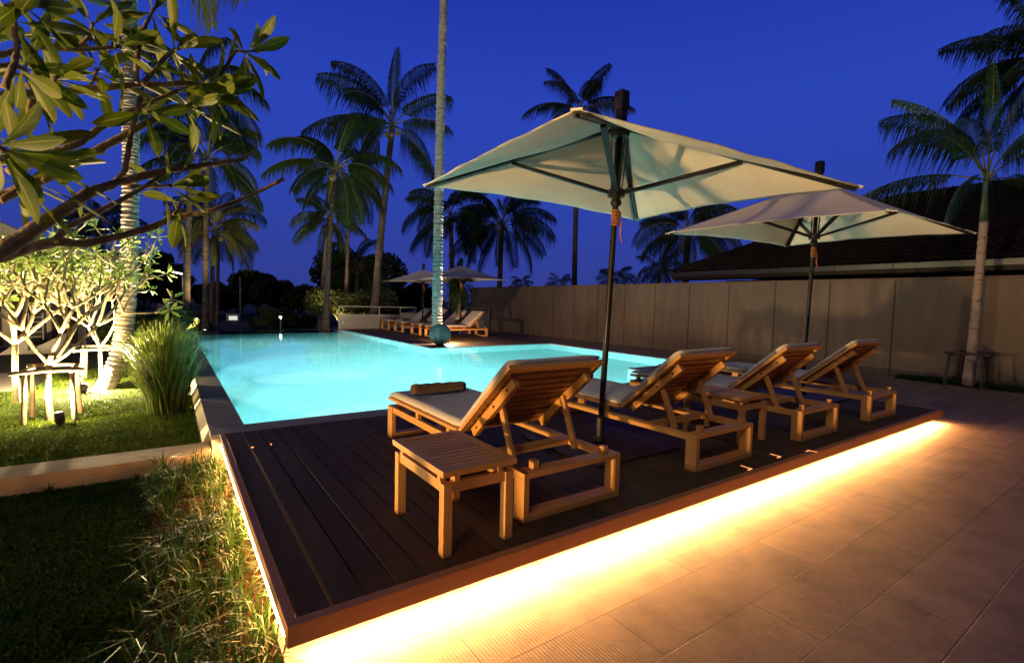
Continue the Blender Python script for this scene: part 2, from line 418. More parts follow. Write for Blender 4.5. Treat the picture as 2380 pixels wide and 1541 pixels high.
# a single sheet for the paving
pv = MB(); pv.poly([(0.0, -9, 0), (12.85, -9, 0), (12.85, 24, 0), (9.7, 24, 0), (9.7, 3.2, 0), (7.5, 3.2, 0), (7.5, .35, 0), (0.0, .35, 0)])
pv.poly([(0.0, .35, 0), (0.0, -9, 0), (0.0, -9, -.13), (0.0, .35, -.13)])
pv.poly([(7.2, 3.19, .0), (9.5, 3.19, .0), (9.5, 4.6, .0), (7.2, 4.6, .0)])
S_(pv.build('paving', PAVE))

def boards(mb, x0, x1, y0, y1, z, pitch, gap=.007, along='Y', joints=(), th=.025):
    n = int(round((x1 - x0) / pitch)) if along == 'Y' else int(round((y1 - y0) / pitch))
    for i in range(n):
        js = list(joints); cuts = sorted([y0 if along == 'Y' else x0] + js + [y1 if along == 'Y' else x1])
        for a, b in zip(cuts[:-1], cuts[1:]):
            dz = random.uniform(-.0009, .0009)
            if along == 'Y':
                mb.box((x0 + i * pitch + gap / 2, a + .002, z - th), (x0 + (i + 1) * pitch - gap / 2, b - .002, z + dz))
            else:
                mb.box((a + .002, y0 + i * pitch + gap / 2, z - th), (b - .002, y0 + (i + 1) * pitch - gap / 2, z + dz))
random.seed(3)
dk = MB(); boards(dk, .045, 7.87, .055, 3.185, DZ, .1393, gap=.0095, joints=(2.52,))
deck = dk.build('deck', DECKW, bevel=.0015); S_(deck)
fr = MB(); fr.box((.0, 0, .085), (7.912, .050, DZ + .0015)); fr.box((.0, .0505, .118), (.040, 3.185, DZ + .0015)); fr.box((7.872, .0505, .085), (7.912, 3.185, DZ + .0015))
S_(fr.build('deck_edge_board', FASCIA, deck, bevel=.002))
ud = MB(); ud.box((.20, .22, -.12), (7.7, 3.18, .140)); S_(ud.build('deck_base', BLACK, deck))

# pool: coping, basin, water
cp = MB()
cp.box((-.07, 3.19, .125), (7.499, 3.488, DZ)); cp.box((-.07, 3.4885, .125), (.233, 18.55, DZ))
cp.box((7.2, 3.4885, .125), (7.499, 4.76, DZ)); cp.box((7.4995, 4.46, .125), (9.73, 4.76, DZ)); cp.box((9.43, 4.7605, .125), (9.73, 10.02, DZ))
cp.box((5.34, 10.02, .125), (9.73, 10.14, DZ)); cp.box((5.34, 10.1405, .125), (5.46, 18.55, DZ))
S_(cp.build('pool_coping', STONE, bevel=.004))
bs = MB()
bs.box((-.060, 3.2, -1.6), (.225, 18.55, .1245))
bs.poly([(-.0705, 3.4205, .1695), (-.0705, 18.55, .1695), (-.150, 18.55, .0), (-.150, 3.4205, .0)]); bs.poly([(-.0705, 3.4205, .1695), (-.150, 3.4205, .0), (.0, 3.4205, .0), (.0, 3.4205, .1245), (-.0705, 3.4205, .1245)])
S_(bs.build('pool_side_wall', RENDER))
tl = MB()
Zf, Zt, Zl = -1.25, .1245, .150
def wallq(a, b, zt=Zt): tl.poly([(a[0], a[1], Zf), (b[0], b[1], Zf), (b[0], b[1], zt), (a[0], a[1], zt)], [(0, 0), (1, 0), (1, 1), (0, 1)])
tl.poly([(.226, 3.489, Zf), (7.2, 3.489, Zf), (7.2, 4.76, Zf), (9.43, 4.76, Zf), (9.43, 10.02, Zf), (5.34, 10.02, Zf), (5.34, 18.5, Zf), (.226, 18.5, Zf)])
ring = [(.234, 3.489), (7.199, 3.489), (7.199, 4.761), (9.429, 4.761), (9.429, 10.019), (5.339, 10.019), (5.339, 18.5), (.234, 18.5)]
for i in range(8): wallq(ring[i], ring[(i + 1) % 8])
# far infinity edge: a low tiled lip
tl.box((.2345, 18.5, -1.6), (5.3385, 18.62, .140))
S_(tl.build('pool_basin', TILE))
wt = MB(); wt.poly([(x, y, Zl) for x, y in [(.2345, 3.4895), (7.1985, 3.4895), (7.1985, 4.7615), (9.4285, 4.7615), (9.4285, 10.0185), (5.3385, 10.0185), (5.3385, 18.62), (.2345, 18.62)]])
S_(wt.build('pool_water', WATER))

# far deck with its edge
fd = MB(); boards(fd, 5.465, 9.74, 10.145, 18.9, .168, .1425, along='Y', joints=(12.6, 15.4)); fdo = fd.build('far_deck', DECKW); S_(fdo)
fb = MB(); fb.box((5.465, 10.145, -1.0), (9.73, 18.9, .14)); S_(fb.build('deck_base', BLACK, fdo))

# upper lawn, lower lawn, low retaining wall
lw = MB(); lw.poly([(-14, 3.42, .03), (-.06, 3.42, .03), (-.06, 18.6, .03), (-14, 18.6, .03)]); S_(lw.build('upper_lawn', DARKG))
lw = MB(); lw.poly([(-14, -9, -.10), (0, -9, -.10), (0.2, 3.06, -.10), (-14, 3.06, -.10)]); S_(lw.build('lower_lawn', SOILR if False else DARKG))
lb = MB(); lb.poly([(-.36, -.6, -.096), (.19, -.6, -.096), (.19, 3.055, -.096), (-.36, 3.055, -.096)]); S_(lb.build('planting_bed', SOILR))
rw = MB(); rw.box((-14, 3.06, -.3), (-.072, 3.42, .055)); o = rw.build('retaining_wall', TERR, bevel=.006)
tag(o, 'low sand coloured garden wall between the upper and lower lawn', 'wall')
dw = MB(); dw.poly([(-14, 7.55, .042), (-2.02, 7.55, .042), (-2.25, 8.6, .042), (-2.6, 9.7, .042), (-14, 9.7, .042)]); S_(dw.build('driveway', noise_mat('driveway_stone', (.34, .29, .22), (.42, .36, .28), 2, .8)))

# boundary wall
bw = MB(); bw.box((12.8, -6, -.14), (12.98, 20.9, 2.13)); e_ = empty('boundary_wall', (12.8, 0, 0)); 
o = bw.build('wall_panels', WALLM); o.parent = e_; o.location = (-12.8, 0, 0)
cpn = MB(); cpn.box((-.02, -6, 2.1305), (.2, 20.92, 2.165)); cpn.build('wall_cap', noise_mat('cap_stone', (.10, .055, .04), (.16, .09, .065), 5), e_)
tag(e_, 'long concrete panel wall behind the pool and loungers', 'wall')
# planting strip at its foot on the right
ps = MB(); ps.poly([(12.795, 2.0, .02), (12.74, 2.0, .02), (12.30, -.1, .02), (11.9, -3.2, .02), (12.795, -3.2, .02)]); S_(ps.build('planting_strip', DARKG))

# neighbour's house behind the wall
nh = empty('tiled_roof_house', (17, 0, 0))
hb = MB(); hb.box((-1.6, -9.5, -.14), (6, 7.8, 2.35)); hb.build('house_wall', WHITE, nh)
X0, Y0, Y1 = 14.45 - 17, -12.0, 9.3
rf = MB()
ridge_z, ridge_x = 5.1, 19.2 - 17
ez = 2.60
ry1, ry0 = 4.3, -8
A = [(X0, Y0, ez), (X0, Y1, ez), (7, Y1, ez), (7, Y0, ez)]; R0 = (ridge_x, ry0, ridge_z); R1 = (ridge_x, ry1, ridge_z)
# corrugated slope facing the pool, built as rows of pantiles
def slope(a, b, c, d, rows, cols):
    a, b, c, d = map(Vector, (a, b, c, d)); nrm = (b - a).cross(d - a).normalized()
    if nrm.z < 0: nrm = -nrm
    base = len(rf.v); W = cols * 4
    for r in range(rows):
        for e in (0, 1):
            t = (r + e) / rows; p = a.lerp(d, t); q = b.lerp(c, t)
            for k in range(W + 1):
                u = k / W; h = .028 * math.sin(2 * math.pi * u * cols) + (.045 if e == 0 else 0)
                rf.v.append(tuple(p.lerp(q, u) + nrm * h))
    for r in range(rows * 2 - 1):
        for k in range(W):
            i = base + r * (W + 1) + k
            rf.f.append((i, i + 1, i + W + 2, i + W + 1)); rf.uv += [(0, 0)] * 4
slope(A[0], A[1], R1, R0, 20, 85)
slope(A[1], A[2], R1, R1, 18, 40)
rf.poly([A[2], A[3], R0, R1]); rf.poly([A[3], A[0], R0])
rf.build('roof', ROOF, nh)
hc = MB(); hc.tube([(X0, Y1, ez + .06), (ridge_x, ry1, ridge_z + .06)], .085, 8)
for k in range(60):
    a = Vector((X0, Y1, ez + .07)).lerp(Vector((ridge_x, ry1, ridge_z + .07)), k / 60); hc.tube([a, a + Vector((.02, -.02, .02))], .1, 6)
hc.tube([(ridge_x, ry1, ridge_z + .06), (ridge_x, ry0, ridge_z + .06)], .085, 8)
for k in range(60): hc.tube([(ridge_x, ry0 + (ry1 - ry0) * k / 60, ridge_z + .07), (ridge_x, ry0 + (ry1 - ry0) * k / 60 + .03, ridge_z + .07)], .1, 6)
hc.build('ridge_cap', ROOF, nh, smooth=True)
gt = MB(); gt.box((X0 - .13, Y0, ez - .12), (X0 - .005, Y1, ez - .002)); gt.box((X0 - .15, Y0, ez - .0015), (X0 - .125, Y1, ez + .012))
for k in range(16): gt.box((X0 - .155, Y0 + 1.3 * k + .4, ez - .13), (X0 - .1305, Y0 + 1.3 * k + .43, ez + .013))
gt.build('gutter', GUTTER, nh)
sf = MB(); sf.box((X0, Y0, ez - .22), (-1.6, Y1, ez - .05)); sf.build('soffit', SOFFIT, nh)
tag(nh, 'low house with dark tiled hip roof and metal gutter behind the wall', 'house')

# villa at the left behind the garden trees
vl = empty('white_villa', (-5, 15, 0))
def L3(x, y, z): return (x + 5, y - 15, z)
vb = MB()
vb.box(L3(-12, 15, -.14), L3(-2.2, 20, 1.55))
vb.build('villa_wall', WHITE, vl)
gb = MB()
pts = [(-12, 5.2), (-4.6, 3.55), (-3.05, 2.75), (-1.15, 2.15), (-1.15, 1.56), (-12, 1.56)]
f0 = [L3(x, 14.7, z) for x, z in pts]; f1 = [L3(x, 20, z) for x, z in pts]
gb.poly(f0); gb.poly(f1[::-1])
for i in range(6): j = (i + 1) % 6; gb.poly([f0[i], f1[i], f1[j], f0[j]])
gb.build('gable', noise_mat('grey_render', (.17, .15, .14), (.24, .22, .20), 2), vl)
ce = MB(); ce.box(L3(-12, 14.55, 1.56), L3(-1.0, 14.698, 1.72)); ce.build('cornice', WHITE, vl)
for x0, x1 in ((-4.35, -3.75), (-3.55, -2.95), (-2.85, -2.35)):
    d = MB(); d.box(L3(x0, 14.93, .1), L3(x1, 14.998, 1.45)); d.build('dark_window', DARKIN, vl)
for x0, x1, za, zb in ((-5.2, -3.9, .55, .80), (-3.45, -3.0, .05, .42), (-3.0, -2.3, .10, .52)):
    d = MB(); p = [(x0, -.1), (x1, -.1), (x1, zb), (x0, za)]
    a = [L3(x, 13.2, z) for x, z in p]; b = [L3(x, 13.45, z) for x, z in p]
    d.poly(a); d.poly(b[::-1])
    for i in range(4): j = (i + 1) % 4; d.poly([a[i], b[i], b[j], a[j]])
    d.build('terrace_wall', WHITE, vl)
ld = MB()
for sx in (-2.95, -2.72): ld.tube([L3(sx, 13.1, .35), L3(sx, 13.1, .95)], .012, 6)
for k in range(5): ld.tube([L3(-2.95, 13.1, .42 + k * .11), L3(-2.72, 13.1, .42 + k * .11)], .009, 6)
ld.build('ladder', STEEL, vl)
tag(vl, 'pale villa with sloping gable and dark windows behind the lit garden trees', 'house')

# glass guard rail behind the far deck
gr = empty('guard_rail', (5.3, 18.7, 0))
P_ = MB()
def rail(x0, x1, n, parts):
    for k in range(n + 1):
        x = x0 + (x1 - x0) * k / n
        q = MB(); q.box((x - 5.3 - .02, -.02, 0), (x - 5.3 + .02, .02, 1.09)); q.build('post', STEEL, gr)
    q = MB(); q.box((x0 - 5.3, -.02, 1.0905), (x1 - 5.3, .02, 1.125)); q.build('top_rail', STEEL, gr)
    for z in (.30, .48, .66): 
        q = MB(); q.tube([(x0 - 5.3, -.035, z), (x1 - 5.3, -.035, z)], .006, 6); q.build('wire', STEEL, gr)
    q = MB(); q.box((x0 - 5.27, -.006, .06), (x1 - 5.33, .006, .78)); q.build('glass_panel', GLASSP, gr)
rail(5.34, 8.72, 2, gr)
rail(9.9, 12.6, 2, gr)
q = MB(); q.box((7.95 - 5.3, -.06, .84), (8.72 - 5.3, -.03, .87)); q.box((7.95 - 5.3, -.06, .06), (8.72 - 5.3, -.03, .84)) if False else None
q.box((7.95 - 5.3, -.06, 1.06), (8.72 - 5.3, -.03, 1.10)); q.box((7.95 - 5.3, -.06, .8705), (7.98 - 5.3, -.03, 1.0595)); q.box((8.69 - 5.3, -.06, .8705), (8.72 - 5.3, -.03, 1.0595))
q.build('gate_frame', STEEL, gr); 
q = MB(); q.box((7.96 - 5.3, -.058, .08), (8.71 - 5.3, -.035, .8395)); q.build('gate_panel', WHITE, gr)
tag(gr, 'pale steel guard rail with frosted panels at the end of the far deck', 'railing')
gr.location.z = .0

# ================================================================== loungers
def cushion(mb, x0, x1, prof):
    "prof: closed list of (y,z) going round; extruded in x with a rounded rim"
    base = len(mb.v); n = len(prof); ins = .016
    cyy = sum(p[0] for p in prof) / n; czz = sum(p[1] for p in prof) / n
    xs = [(x0, .72), (x0 + .006, .9), (x0 + ins, 1), (x1 - ins, 1), (x1 - .006, .9), (x1, .72)]
    return xs
def make_lounger():
    r = empty('sun_lounger')
    W, Lh = .79, 2.15
    for y0 in (0, Lh - .10):
        b = MB(); b.box((0, y0, 0), (.04, y0 + .10, .2545)); b.box((W - .04, y0, 0), (W, y0 + .10, .2545))
        b.box((0, y0, .255), (W, y0 + .10, .29)); b.box((.0405, y0 + .001, 0.0), (W - .0405, y0 + .099, .042))
        b.build('leg_frame', TEAK, r, bevel=.003)
    for x in (.008, W - .045):
        b = MB(); b.box((x, .101, .232), (x + .037, Lh - .101, .288)); b.build('side_rail', TEAK, r, bevel=.003)
    b = MB(); b.box((.0455, .47, .235), (W - .0455, .525, .285)); b.build('cross_bar', TEAK, r, bevel=.003)
    for x in (.085, W - .13):
        for y in (.03, Lh - .075):
            b = MB(); b.box((x, y, .2905), (x + .045, y + .045, .342)); b.build('peg', TEAK, r, bevel=.003)
    # seat platform
    b = MB(); b.box((0.0, .80, .343), (.05, Lh, .368)); b.box((W - .05, .80, .343), (W, Lh, .368))
    k = .805
    while k < Lh - .06:
        b.box((.0505, k, .345), (W - .0505, k + .06, .366)); k += .0723
    for y in (.95, 1.5): 
        for x in (.012, W - .05): b.box((x, y, .2885), (x + .035, y + .05, .3425))
    b.build('seat_platform', TEAK, r, bevel=.002)
    # backrest
    th = math.radians(41); d = Vector((0, -math.cos(th), math.sin(th))); nn = Vector((0, math.sin(th), math.cos(th)))
    piv = Vector((0, .785, .358)); R = Matrix((Vector((1, 0, 0)), d, -nn)).transposed()
    if R.determinant() < 0: R = Matrix((Vector((1, 0, 0)), d, nn)).transposed()
    def bk(mb, x0, x1, s0, s1, n0, n1):
        c = piv + Vector(((x0 + x1) / 2, 0, 0)) + d * ((s0 + s1) / 2) + nn * ((n0 + n1) / 2)
        mb.obox(c, (abs(x1 - x0) / 2, abs(s1 - s0) / 2, abs(n1 - n0) / 2), R)
    BL = .80
    b = MB(); bk(b, 0, .05, 0, BL, -.013, .013); bk(b, W - .05, W, 0, BL, -.013, .013); bk(b, .0505, W - .0505, BL - .055, BL, -.0125, .0125)
    s = .01
    while s < BL - .115:
        bk(b, .0505, W - .0505, s, s + .052, -.009, .009); s += .0715
    back = b.build('backrest', TEAK, r, bevel=.002)
    for x in (.075, W - .115):
        b = MB(); bk(b, x, x + .04, .04, .69, -.075, -.0135); b.build('batten', TEAK, back, bevel=.003)
    for x in (.0705, W - .1105):
        for s_ in (.12, .40, .60):
            b = MB(); c_ = piv + d * s_ + nn * -.045; b.tube([(x - .0005 if x < .3 else x + .0400, c_.y, c_.z), (x + .0035 if x < .3 else x + .0445, c_.y, c_.z)], .009, 10); b.build('screw', BLACK, back)
    for x in (.117, W - .145):
        t_ = piv + d * .40 + nn * -.045; b = MB(); b.bar((x + .014, t_.y, t_.z + .02), (x + .014, .30, .262), .027, .045, (0, 1, 0)); b.build('prop_arm', TEAK, r, bevel=.003)
    # cushion: seat part and back part
    def pad(mb, x0, x1, c, hy, hz, R_):
        # superellipse-like rounded box
        nx, ny = 14, 18
        base = len(mb.v); rr = .022
        ys = np.linspace(-hy, hy, ny); 
        ring_ = []
        for sgn, rng in ((1, range(ny)), (-1, range(ny - 1, -1, -1))):
            for j in rng:
                yy = ys[j]; e = min(hy - abs(yy), rr) / rr; q = math.sqrt(max(0, 1 - (1 - e) ** 2)) * .55 + .45
                ring_.append((yy, sgn * hz * q))
        xs = list(np.linspace(x0, x1, nx)); m_ = len(ring_)
        for i, x in enumerate(xs):
            e = min(x - x0, x1 - x, rr) / rr; q = math.sqrt(max(0, 1 - (1 - e) ** 2)); sc_ = .5 + .5 * q; sy = 1 - .018 * (1 - q)
            for (yy, zz) in ring_:
                wob = .003 * math.sin(x * 9 + yy * 7) if zz > 0 else 0
                p = c + R_ @ Vector((x, yy * sy, zz * sc_ + wob)); mb.v.append(tuple(p))
        for i in range(nx - 1):
            for j in range(m_):
                j2 = (j + 1) % m_
                mb.f.append((base + i * m_ + j, base + i * m_ + j2, base + (i + 1) * m_ + j2, base + (i + 1) * m_ + j)); mb.uv += [(0, 0)] * 4
        mb.f.append(tuple(base + j for j in range(m_ - 1, -1, -1))); mb.uv += [(0, 0)] * m_
        mb.f.append(tuple(base + (nx - 1) * m_ + j for j in range(m_))); mb.uv += [(0, 0)] * m_
    I3 = Matrix.Identity(3)
    b = MB(); pad(b, .012, W - .012, Vector((0, (.775 + Lh) / 2, .395)), (Lh - .775) / 2, .026, I3)
    c = piv + d * (BL / 2 + .005) + nn * .040
    Rb = Matrix((Vector((1, 0, 0)), d, nn)).transposed()
    pad(b, .012, W - .012, c, BL / 2 - .004, .023, Rb)
    b.build('cushion', CUSH, r, smooth=True)
    return r
G1 = 'sun loungers in a row on the near deck'; G2 = 'sun loungers on the far deck'
lo = make_lounger()
near = [((1.295, .238), 'wooden sun lounger nearest the camera, right behind the nearer side table'),
        ((2.925, .238), 'wooden sun lounger standing just right of the first parasol pole, second from the camera'),
        ((4.580, .238), 'wooden sun lounger, third from the camera, beside the farther slatted table'),
        ((6.195, .232), 'wooden sun lounger at the far right end of the near deck row')]
far = [((9.15, 13.22), 'sun lounger on the far deck nearest to the glazed round pot'),
       ((9.15, 14.46), 'sun lounger on the far deck half hidden by the white palm trunk'),
       ((9.15, 16.10), 'sun lounger on the far deck left of the white palm trunk, second from the railing'),
       ((9.15, 17.55), 'sun lounger on the far deck standing closest to the guard rail')]
for i, ((x, y), lab) in enumerate(near):
    o = lo if i == 0 else copy_tree(lo)
    o.location = (x, y, DZ + .0012); tag(o, lab, 'sun lounger', G1)
for (x, y), lab in far:
    o = copy_tree(lo); o.location = (x, y, .1695); o.rotation_euler = (0, 0, math.pi / 2); tag(o, lab, 'sun lounger', G2)

# towels
def towel(name, loc, L, R_, m, lab, rz=0, grp=None):
    b = MB(); pr = []
    for k in range(46):
        a = k / 45 * 2 * math.pi * 2.4; rr = .012 + (R_ - .012) * k / 45
        pr.append((math.cos(a) * rr * 1.12, R_ * .92 + math.sin(a) * rr * .92))
    n = 14; base = len(b.v)
    for i in range(n + 1):
        x = -L / 2 + L * i / n; wob = 1 + .03 * math.sin(i * 1.3) - (.10 if i in (0, n) else 0)
        for (y, z) in pr: b.v.append((x, y * wob, z * (wob * .5 + .5) + .004 * math.sin(i * 2.1)))
    for i in range(n):
        for k in range(45):
            a = base + i * 46 + k; b.f.append((a, a + 1, a + 47, a + 46)); b.uv += [(0, 0)] * 4
    o = b.build(name, m, None, smooth=True, solid=.012); o.location = loc; o.rotation_euler = (0, 0, rz)
    tag(o, lab, 'towel', grp); return o
towel('rolled_towel', (1.64, 2.03, .600), .50, .050, TOWEL, 'rolled brown towel on the foot end of the nearest lounger', -.10, 'rolled towels')
towel('rolled_towel', (3.30, 2.06, .600), .50, .050, TOWEL, 'rolled brown towel on the second lounger from the camera', -.05, 'rolled towels')
towel('rolled_towel', (4.97, 2.05, .600), .50, .050, TOWEL, 'rolled brown towel on the third lounger from the camera', .05, 'rolled towels')
for (x, y), lab in zip([(7.35, 13.6), (7.35, 14.85), (7.35, 16.5), (7.35, 17.95)],
                       ['folded dark red towel on the far lounger beside the round pot', 'folded dark red towel on the far lounger behind the white palm trunk',
                        'folded dark red towel on the far lounger second from the railing', 'folded dark red towel on the far lounger closest to the railing']):
    towel('rolled_towel', (x, y, .600), .55, .055, TOWELR, lab, math.pi / 2, 'towels on the far loungers')

# side tables
def make_table():
    r = empty('side_table'); W, D, H = .44, .66, .44
    b = MB(); b.box((0, 0, .408), (.05, D, H)); b.box((W - .05, 0, .408), (W, D, H)); b.box((.0505, 0, .408), (W - .0505, .05, H)); b.box((.0505, D - .05, .408), (W - .0505, D, H))
    k = .056
    while k < D - .085:
        b.box((.0505, k, .416), (W - .0505, k + .038, H - .0015)); k += .0525
    b.build('table_top', TEAK, r, bevel=.002)
    for x in (.012, W - .062):
        for y in (.012, D - .062):
            b = MB(); b.box((x, y, 0), (x + .05, y + .05, .368)); b.build('leg', TEAK, r, bevel=.002)
    b = MB()
    for y in (.020, D - .054): b.box((.0625, y, .318), (W - .0625, y + .034, .372))
    for x in (.020, W - .054): b.box((x, .0625, .318), (x + .034, D - .0625, .372))
    b.build('apron', TEAK, r, bevel=.002)
    for x, y in [(x, y) for y in (.021, D - .053) for x in (.075, W - .107)] + [(x, y) for x in (.021, W - .053) for y in (.075, D - .107)]:
        b = MB(); b.box((x, y, .3722), (x + .032, y + .032, .4078)); b.build('spacer_block', TEAK, r, bevel=.002)
    return r
tb = make_table(); tb.location = (.72, .125, DZ + .0012); tag(tb, 'slatted teak side table nearest the camera, left of the first lounger', 'table', 'slatted side tables')
t2 = copy_tree(tb); t2.location = (3.93, .45, DZ + .0012); tag(t2, 'slatted teak side table between the second and third lounger', 'table', 'slatted side tables')

# ================================================================== parasols
def parasol(base, hubz, apex, cs, lab, grp, finial=True, pole_r=.027):
    B = Vector(base); r = empty('parasol', base); ap = Vector(apex) - B; cs = [Vector(c) - B for c in cs]
    top = ap + Vector((0, 0, .0)); axd = (top).normalized()
    hub = axd * (hubz - B.z)
    q = MB(); q.box((-.5, -.5, .0015), (.5, .5, .020)); q.lathe((0, 0, .0202), [(.0, 0), (.06, 0), (.055, .03), (.035, .05), (.033, .22), (0.0, .22)], 20); q.build('base_plate', BLACK, r)
    q = MB(); q.tube([(0, 0, .02), hub * .5, hub, ap - axd * .02], pole_r, 16); q.build('pole', POLEM, r, smooth=True)
    # canopy of four sagging panels
    q = MB(); n = 14
    for i in range(4):
        a, b_ = cs[i], cs[(i + 1) % 4]; base_ = len(q.v); idx = {}; n = 30
        mid_in = (ap - (a + b_) / 2); mid_in.z = 0
        for s in range(n + 1):
            u = s / n
            for t in range(n + 1):
                v = t / n; e = a.lerp(b_, v)
                p = ap.lerp(e, u)
                bow = math.sin(math.pi * v)
                p = p + mid_in.normalized() * (.035 * bow * u ** 3)
                p.z += -.11 * bow * math.sin(math.pi * u) * .55 + .035 * bow * u ** 4 + .05 * math.sin(math.pi * u) * (1 - bow) * -.3
                p.z += .6 * (.006 * math.sin(21 * v + 7 * u + i * 2.1) * u + .009 * math.sin(9 * v - 5 * u + i) * u * (1 - u) * 4 + .010 * math.sin(34 * v + i) * max(0, u - .8) * 2.5 + .012 * math.sin(40 * abs(v - .5) + i) * max(0, .3 - u)) * bow
                idx[s, t] = len(q.v); q.v.append(tuple(p))
        for s in range(n):
            for t in range(n):
                q.f.append((idx[s, t], idx[s + 1, t], idx[s + 1, t + 1], idx[s, t + 1])); q.uv += [(0, 0)] * 4
    can = q.build('canopy', FABRIC, r, smooth=True, solid=.0025)
    for c in cs:
        p = MB(); dd = (ap - c).normalized(); p.bar(c + dd * .0, c + dd * .12, .06, .012); p.build('corner_pocket', FABRIC, can)
    for c in cs:
        p = MB(); off = Vector((0, 0, -.032)); sd = (ap - c).cross(Vector((0, 0, 1))).normalized() * .016
        for s_ in (-1, 1): p.bar(ap + off + sd * s_ - Vector((0, 0, .02)), c.lerp(ap, .02) + off * .8 + sd * s_, .014, .022)
        p.build('rib', POLEM, r)
        st = MB(); mid = ap.lerp(c, .54) - Vector((0, 0, .055)); st.bar(hub + (mid - hub).normalized() * .05, mid, .042, .030); st.build('strut', POLEM, r)
    h = MB(); h.lathe(tuple(hub), [(0, -.10), (.040, -.10), (.052, -.07), (.040, -.045), (.040, -.02), (.070, -.01), (.074, .03), (.045, .05), (.040, .06), (0, .06)], 18)
    for k in range(8):
        a = k * math.pi / 4; h.box((hub.x + .06 * math.cos(a) - .012, hub.y + .06 * math.sin(a) - .012, hub.z - .02), (hub.x + .06 * math.cos(a) + .012, hub.y + .06 * math.sin(a) + .012, hub.z + .045))
    h.build('hub', POLEM, r)
    # pull cords beside the pole and the crown hub
    cd_ = MB()
    for k in range(6):
        a = k * math.pi / 3 + .3; cd_.tube([hub + Vector((.045 * math.cos(a), .045 * math.sin(a), .03)), ap - axd * .16 + Vector((.07 * math.cos(a), .07 * math.sin(a), 0))], .006, 5)
    cd_.build('pull_rod', POLEM, r)
    th = MB(); th.lathe(tuple(ap - axd * .14), [(0, 0), (.075, 0), (.085, .03), (.085, .09), (.0, .09)], 16); th.build('top_hub', POLEM, r)
    if finial:
        f = MB(); z0 = ap + axd * .0; w_ = .050
        f.box((z0.x - .04, z0.y - .04, z0.z - .02), (z0.x + .04, z0.y + .04, z0.z + .10))
        f.box((z0.x - w_, z0.y - w_, z0.z + .101), (z0.x + w_, z0.y + w_, z0.z + .265)); f.build('finial', BLACK, r, bevel=.012)
    # cord wrapped under the hub with a loose end
    c_ = MB(); pts = []
    for k in range(90):
        a = k * .55; pts.append(hub + Vector((math.cos(a) * .034, math.sin(a) * .034, -.13 - .0016 * k)))
    c_.tube(pts, .0062, 5); c_.tube([hub + Vector((.034, -.02, -.15)), hub + Vector((.045, -.03, -.24)), hub + Vector((.038, -.03, -.36)), hub + Vector((.060, -.035, -.42))], .008, 6)
    c_.build('tie_cord', CORD, r, smooth=True)
    tag(r, lab, 'parasol', grp); return r
PG = 'cream parasols beside the pool'
parasol((2.85, 1.19, DZ + .001), 2.42, (2.965, 1.17, 3.06), [(1.28, -.13, 2.38), (4.03, -.34, 2.38), (4.47, 2.29, 2.50), (1.60, 2.33, 2.50)], 'large cream square parasol nearest the camera, between the first two loungers', PG)
parasol((7.195, 1.44, DZ + .001), 2.46, (7.262, 1.40, 3.27), [(5.68, -.03, 2.45), (8.11, -.13, 2.45), (8.50, 2.42, 2.52), (5.40, 2.55, 2.45)], 'cream square parasol on the right, between the third and fourth lounger', PG)
def farp(x, y, rim, apz, lab, rot):
    c_ = []
    for k in range(4):
        a = rot + math.pi / 4 + k * math.pi / 2; c_.append((x + 1.75 * math.cos(a), y + 1.75 * math.sin(a), rim))
    parasol((x, y, .170), rim + .02, (x + .02, y, apz), c_, lab, 'parasols over the far deck', finial=True)
farp(8.55, 14.25, 2.22, 2.76, 'small cream parasol behind the white palm trunk, right of its pair', .0)
farp(8.35, 17.15, 2.18, 2.70, 'small cream parasol at the far end of the far deck, left of its pair', .05)

# ================================================================== glazed pot
p = MB(); prof = [(.0, 0), (.10, 0), (.12, .01)]
for k in range(1, 20):
    a = -math.pi / 2 + .38 + (math.pi - .76) * k / 20; prof.append((.315 * math.cos(a) * (1 + .006 * math.sin(k * 3)), .30 + .31 * math.sin(a)))
prof += [(.11, .595), (.10, .60), (.085, .585), (.0, .50)]
p.lathe((0, 0, 0), prof, 40); po = p.build('round_pot', GLAZ, None, smooth=True); po.location = (5.98, 10.72, DZ)
tag(po, 'round turquoise glazed pot at the corner of the far deck', 'pot')

# ================================================================== palms
def trunk_mesh(pts, r0, r1, ring=.10, amp=.05, n=14, flr=.45):
    pts = [Vector(p) for p in pts]
    # catmull through the points
    P = [pts[0] * 2 - pts[1]] + pts + [pts[-1] * 2 - pts[-2]]; C = []
    for i in range(1, len(P) - 2):
        for k in range(12):
            t = k / 12
            C.append(.5 * ((2 * P[i]) + (P[i + 1] - P[i - 1]) * t + (2 * P[i - 1] - 5 * P[i] + 4 * P[i + 1] - P[i + 2]) * t * t + (3 * P[i] - P[i - 1] - 3 * P[i + 1] + P[i + 2]) * t ** 3))
    C.append(pts[-1]); L = [0]
    for a, b in zip(C[:-1], C[1:]): L.append(L[-1] + (b - a).length)
    tot = L[-1]; out_p, out_r = [], []; s = 0; j = 0
    while s < tot:
        for ds, rr in ((0, 1 + amp), (ring * .25, 1 + amp * .4), (ring * .8, 1 - amp * .3), (ring * .92, 1 - amp)):
            ss = min(s + ds, tot)
            while j < len(L) - 2 and L[j + 1] < ss: j += 1
            u = (ss - L[j]) / max(L[j + 1] - L[j], 1e-6)
            out_p.append(C[j].lerp(C[j + 1], u)); f = ss / tot; flare = 1 + flr * math.exp(-f * tot / .45)
            out_r.append((r0 + (r1 - r0) * f) * flare * rr * random.uniform(.96, 1.03))
            if ss >= tot: break
        s += ring * random.uniform(.45, 1.6)
    m = MB(); m.tube(out_p, out_r, n); return m
